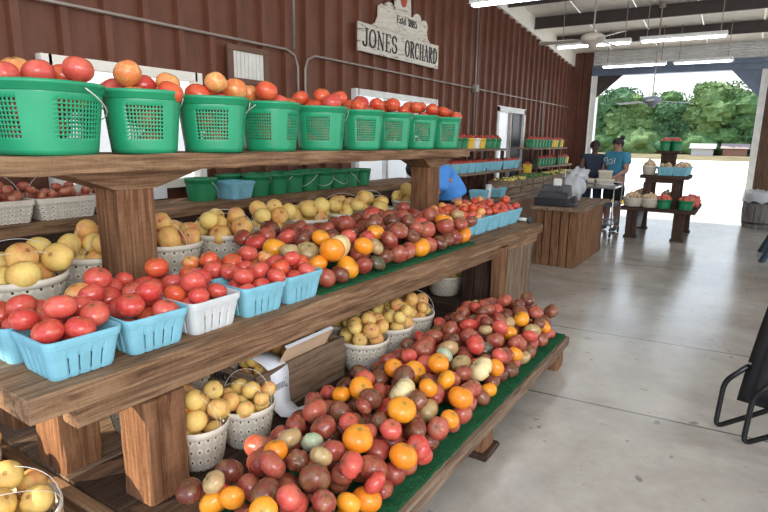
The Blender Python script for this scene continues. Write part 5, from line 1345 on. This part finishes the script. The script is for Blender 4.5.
    for sd in ('L', 'R'):
        an, to = V(J['an'+sd]), V(J['to'+sd]); g = Graph()
        g.chain([(an+V((0, 0, -0.02)), 0.045), (an.lerp(to, 0.3)+V((0, 0, -0.035)), (0.046, 0.042)), (to+V((0, 0, 0.0)), (0.042, 0.030)), (to+(to-an).normalized()*0.03+V((0, 0, 0.005)), (0.032, 0.022))])
        skin_obj('shoe', g.v, g.e, g.r, shoe, r)
    # face direction
    fd = V(J['face']).normalized(); sdv = fd.cross(hd).normalized(); fd = hd.cross(sdv).normalized()*-1 if hd.cross(sdv).dot(fd) < 0 else hd.cross(sdv).normalized()
    B = Matrix((( sdv.x, fd.x, hd.x, HD.x), (sdv.y, fd.y, hd.y, HD.y), (sdv.z, fd.z, hd.z, HD.z), (0, 0, 0, 1)))
    def at(p): return tuple(B @ V(p))
    mb = MB().tube([at((0, 0.078, 0.02)), at((0, 0.102, -0.018)), at((0, 0.088, -0.026))], [0.009, 0.014, 0.010], 8); mb.build('nose', skin, r, True)
    for s_ in (-1, 1):
        MB().ball(at((s_*0.03, 0.076, 0.022)), 0.010, 8, 6).build('eye', INK, r, True)
        MB().ball(at((s_*0.080, -0.005, 0.0)), 0.022, 8, 6, 1.3).build('ear', skin, r, True)
    MB().tube([at((-0.024, 0.080, -0.052)), at((0, 0.088, -0.054)), at((0.024, 0.080, -0.052))], 0.006, 6).build('mouth', simple('lips', (0.25, 0.08, 0.06), 0.5), r, True)
    # hair cap
    n, m = 20, 10; vs = []
    for i in range(m+1):
        th = (PI*0.64)*i/m
        for j in range(n):
            a = 2*PI*j/n; back = -math.sin(a)
            t2 = th*(1.0+0.22*max(0, back)-0.32*max(0, -back))
            rr = 1+0.03*math.sin(5*a+3*th)
            vs.append(at((0.090*rr*math.sin(t2)*math.cos(a), 0.100*rr*math.sin(t2)*math.sin(a)-0.008, 0.030+0.098*math.cos(t2))))
    hair = MB().add(vs, [(i*n+j, i*n+(j+1) % n, (i+1)*n+(j+1) % n, (i+1)*n+j) for i in range(m) for j in range(n)]).build('hair', hairc, r, True); solid(hair, 0.012, 0.5)
    if bun: blob('hair_bun', at((0.0, -0.085, 0.115)), 0.045, hairc, 4, parent=r, amp=0.2, n=14, m=10)
    return r
SK1 = simple('light skin', (0.40, 0.22, 0.16), 0.55); SK2 = simple('dark skin', (0.10, 0.05, 0.035), 0.5)
HAIR = simple('dark hair', (0.018, 0.013, 0.011), 0.6)
TEAL = simple('teal cotton', (0.045, 0.23, 0.36), 0.85); BLKC = simple('black cotton', (0.015, 0.016, 0.02), 0.85); NAVC = simple('dark navy cotton', (0.02, 0.03, 0.055), 0.85); BLUC = simple('bright blue cotton', (0.08, 0.30, 0.78), 0.85)
SHOE = simple('grey shoe', (0.12, 0.13, 0.15), 0.7)
stand = dict(pelvis=(0, 0, 0.93), spine=(0, 0, 1.10), chest=(0, 0.0, 1.32), neck=(0, 0.0, 1.47), head=(0, 0.02, 1.575),
    shL=(-0.19, 0, 1.38), shR=(0.19, 0, 1.38), elL=(-0.26, 0.06, 1.12), elR=(0.27, 0.02, 1.12), wrL=(-0.20, 0.26, 1.02), wrR=(0.24, 0.20, 0.97), hnL=(-0.17, 0.36, 0.99), hnR=(0.22, 0.30, 0.93),
    hipL=(-0.10, 0, 0.90), hipR=(0.10, 0, 0.90), knL=(-0.11, 0.02, 0.50), knR=(0.11, 0.03, 0.50), anL=(-0.11, 0, 0.09), anR=(0.12, -0.02, 0.09), toL=(-0.13, 0.16, 0.035), toR=(0.14, 0.14, 0.035), face=(-0.5, 1, -0.25))
# facing: local +Y. Woman turned towards the cart, back three-quarter to the camera
pw = person('person in teal T-shirt and black shorts with hair bun, standing at the steel cart', (-1.98, 10.86, 0), math.radians(152), dict(stand, elR=(0.30, 0.0, 1.13), wrR=(0.24, 0.14, 0.92), hnR=(0.20, 0.22, 0.86), face=(0.55, 1, -0.2)), SK1, HAIR, TEAL, BLKC, SHOE, 0.985, 1.22, True, 0.62)
pk = person('person in dark sleeveless top and long dark trousers beside the one in teal', (-2.40, 10.95, 0), math.radians(200), dict(stand, elL=(-0.25, 0.10, 1.13), elR=(0.24, 0.08, 1.12), face=(-0.5, 1, -0.3)), SK2, HAIR, NAVC, NAVC, SHOE, 0.955, 1.0, False, 0.10, True)
lean = dict(pelvis=(0, 0, 0.93), spine=(0, 0.08, 1.08), chest=(0, 0.27, 1.20), neck=(0, 0.42, 1.24), head=(0, 0.53, 1.24),
    shL=(-0.20, 0.30, 1.20), shR=(0.20, 0.30, 1.20), elL=(-0.25, 0.36, 0.98), elR=(0.25, 0.36, 0.98), wrL=(-0.20, 0.52, 0.90), wrR=(0.20, 0.52, 0.90), hnL=(-0.18, 0.60, 0.86), hnR=(0.18, 0.60, 0.86),
    hipL=(-0.10, 0, 0.90), hipR=(0.10, 0, 0.90), knL=(-0.11, 0.06, 0.50), knR=(0.11, 0.06, 0.50), anL=(-0.11, 0, 0.09), anR=(0.11, -0.02, 0.09), toL=(-0.12, 0.16, 0.035), toR=(0.12, 0.14, 0.035), face=(0, 0.5, -1))
pl_ = person('person in bright blue shirt bending over behind the far upper post', (-3.10, 6.40, 0), math.radians(150), lean, SK1, HAIR, BLUC, BLKC, SHOE, 1.0, 1.15, False, 1.0, False, True)
# white script on the front of the teal shirt
mb = MB()
def scr(pts, w=0.011):
    mb.tube([(x, 0.172+0.012*math.cos(x*8), z) for x, z in pts], w/2, 5)
scr(arc(0.10, 1.31, 0.035, 0.04, -60, 200, 8)+[(0.075, 1.22)]); scr(arc(0.0, 1.28, 0.045, 0.035, 0, 330, 10)); scr([(-0.09, 1.34), (-0.085, 1.25), (-0.06, 1.24), (0.09, 1.215)])
mb.build('shirt_lettering', WHITEP, pw, True)

# ------------------------------------------------------------------ outside
def tree(x, y, h, w, mat, label, seed):
    r = thing('tree', label, 'tree', (x, y, -0.04), 0, 'trees beyond the field')
    rnd = random.Random(seed)
    MB().tube([(0, 0, 0), (0.1, 0, h*0.3), (0, 0.1, h*0.6)], [0.28, 0.2, 0.1], 8).build('trunk', FRAMEB, r, True)
    mb = MB()
    for i in range(26):
        a = rnd.uniform(0, 2*PI); t_ = rnd.random(); rr = w*(0.95-0.75*abs(t_-0.3)**1.1)*rnd.uniform(0.3, 1)
        q = w*rnd.uniform(0.28, 0.48); c = (rr*math.cos(a), rr*math.sin(a), h*(0.14+0.74*t_)); o = len(mb.v)
        mb.ball(c, q, 14, 9, 0.8)
        for j in range(o, len(mb.v)):
            v_ = Vector(mb.v[j])-Vector(c); s_ = rnd.uniform(0.78, 1.22); mb.v[j] = tuple(Vector(c)+v_*s_)
    # loose leaf clumps to break the outline
    for i in range(1500):
        a = rnd.uniform(0, 2*PI); t_ = rnd.random(); rr = w*(1.18-0.8*abs(t_-0.32)**1.1)*rnd.uniform(0.6, 1.05); p = Vector((rr*math.cos(a), rr*math.sin(a), h*(0.08+0.9*t_)))
        u = Vector((rnd.uniform(-1, 1), rnd.uniform(-1, 1), rnd.uniform(-1, 1))).normalized()*w*0.055; v_ = Vector((rnd.uniform(-1, 1), rnd.uniform(-1, 1), rnd.uniform(-1, 1))).normalized()*w*0.045
        mb.add([tuple(p-u), tuple(p+v_), tuple(p+u), tuple(p-v_)], [(0, 1, 2, 3)])
    mb.build('foliage', mat, r)
    return r
TX = [-50, -45, -40, -35.5, -31, -27, -23, -19.5, -16, -12.5, -9, -5.5, -2, 1.5, 5, 9, 13]
rnd = random.Random(9)
for i, x in enumerate(TX):
    hgt = 8.3+[2.2, 0.5, 1.5, 1.0, 2.6, 0.2, 1.8, 2.2, 0.6, 1.4, -0.6, 2.4, 1.2, -0.8, 1.6, 0.2, 1.0][i]
    tree(x+rnd.uniform(-1, 1), 100+rnd.uniform(-4, 10), hgt, 4.0+rnd.uniform(-0.4, 0.8), FOL[i % 3], '%s tree beyond the field, %s from the left of the tree line' % (['green', 'dark green', 'pale green'][i % 3], ordw(i+1)), i)
# hedge-like undergrowth
for i in range(16):
    x = -50+i*4.4
    b_ = blob('bush', (x, 95.5+(i*7)%5*0.6, 1.1), 3.4, FOL[(i*2+1) % 3], i+3, 0.5+0.12*(i % 3), 48, 26, 0.22); tag(b_, 'low green bush at the foot of the tree line, %s from left' % ordw(i+1), 'bush', 'bushes below the tree line')
def house(x, y, w, d, h, wall, roof, label):
    r = thing('house', label, 'building', (x, y, -0.04))
    MB().box(-w/2, -d/2, 0, w/2, d/2, h).build('walls', wall, r)
    e = 0.3; MB().add([(-w/2-e, -d/2-e, h), (w/2+e, -d/2-e, h), (w/2+e, d/2+e, h), (-w/2-e, d/2+e, h), (-w/2-e, 0, h+d*0.3), (w/2+e, 0, h+d*0.3)], [(0, 1, 5, 4), (2, 3, 4, 5), (1, 2, 5), (3, 0, 4), (3, 2, 1, 0)]).build('roof', roof, r)
    for k in (): MB().box(k*w-0.4, -d/2-0.05, 0.7, k*w+0.4, -d/2, 1.5).build('window', BLACK, r)
house(-5.4, 90, 2.6, 2.2, 0.95, simple('white boards wall', (0.55, 0.50, 0.46), 0.8), simple('pale roof', (0.42, 0.36, 0.32), 0.8), 'small white shed with pale roof in front of the trees')
house(-1.6, 91, 2.8, 2.2, 1.0, simple('rust wall', (0.28, 0.13, 0.09), 0.8), simple('rust roof', (0.30, 0.22, 0.19), 0.8), 'small rust coloured shed right of the white shed')
tag(MB().box(-3.3, 16.0, -0.02, -2.2, 16.15, 0.10, ch=0.02).build('parking_curb', YELLOW), 'yellow painted kerb stop outside the doorway', 'kerb')

# ------------------------------------------------------------------ light
w = bpy.data.worlds.new('world'); SC.world = w; w.use_nodes = True; nt = w.node_tree
bgn = nt.nodes['Background']; tc = nt.nodes.new('ShaderNodeTexCoord'); sp = nt.nodes.new('ShaderNodeSeparateXYZ'); rp = nt.nodes.new('ShaderNodeValToRGB')
nt.links.new(tc.outputs['Generated'], sp.inputs[0]); nt.links.new(sp.outputs[2], rp.inputs[0]); nt.links.new(rp.outputs[0], bgn.inputs[0])
e = rp.color_ramp.elements; e[0].position = 0.0; e[0].color = (0.95, 0.97, 1.0, 1); e[1].position = 0.55; e[1].color = (0.50, 0.68, 0.95, 1)
x = rp.color_ramp.elements.new(0.12); x.color = (0.86, 0.93, 1.0, 1)
bgn.inputs[1].default_value = 1.5
def sun(rot, en, col, ang): 
    l = bpy.data.lights.new('sun', 'SUN'); l.energy = en; l.color = col; l.angle = ang; o = bpy.data.objects.new('sun', l); COL.objects.link(o); o.rotation_euler = rot; return o
s_ = sun((0, 0, 0), 6.5, (1.0, 0.95, 0.86), 0.01)
s_.rotation_euler = Vector((0.35, -0.55, -0.95)).to_track_quat('-Z', 'Y').to_euler()
def area(loc, tgt, size, en, col, sy=None):
    l = bpy.data.lights.new('area', 'AREA'); l.energy = en; l.color = col; l.size = size
    if sy: l.shape = 'RECTANGLE'; l.size_y = sy
    o = bpy.data.objects.new('area', l); COL.objects.link(o); o.location = loc; o.rotation_euler = (Vector(tgt)-Vector(loc)).to_track_quat('-Z', 'Y').to_euler(); return o
# open bay behind and beside the viewer
area((2.6, -1.2, 2.7), (-2.0, 3.0, 0.6), 3.0, 130, (1.0, 0.97, 0.93), 2.0)
# spot lamp added to stand in for low warm sun on the near left corner
l = bpy.data.lights.new('low_sun_spot', 'SPOT'); l.energy = 1800; l.color = (1.0, 0.84, 0.62); l.spot_size = math.radians(14); l.spot_blend = 0.3; l.shadow_soft_size = 0.03
o = bpy.data.objects.new('low_sun_spot', l); COL.objects.link(o); o.location = (-4.2+0.5, -3.2, 2.0); o.rotation_euler = (Vector((-2.2, 0.85, 0.3))-o.location).to_track_quat('-Z', 'Y').to_euler()
SC.view_settings.view_transform = 'Standard'
SC.view_settings.exposure = 0.55
SC.cycles.max_bounces = 8
SC.cycles.use_denoising = True
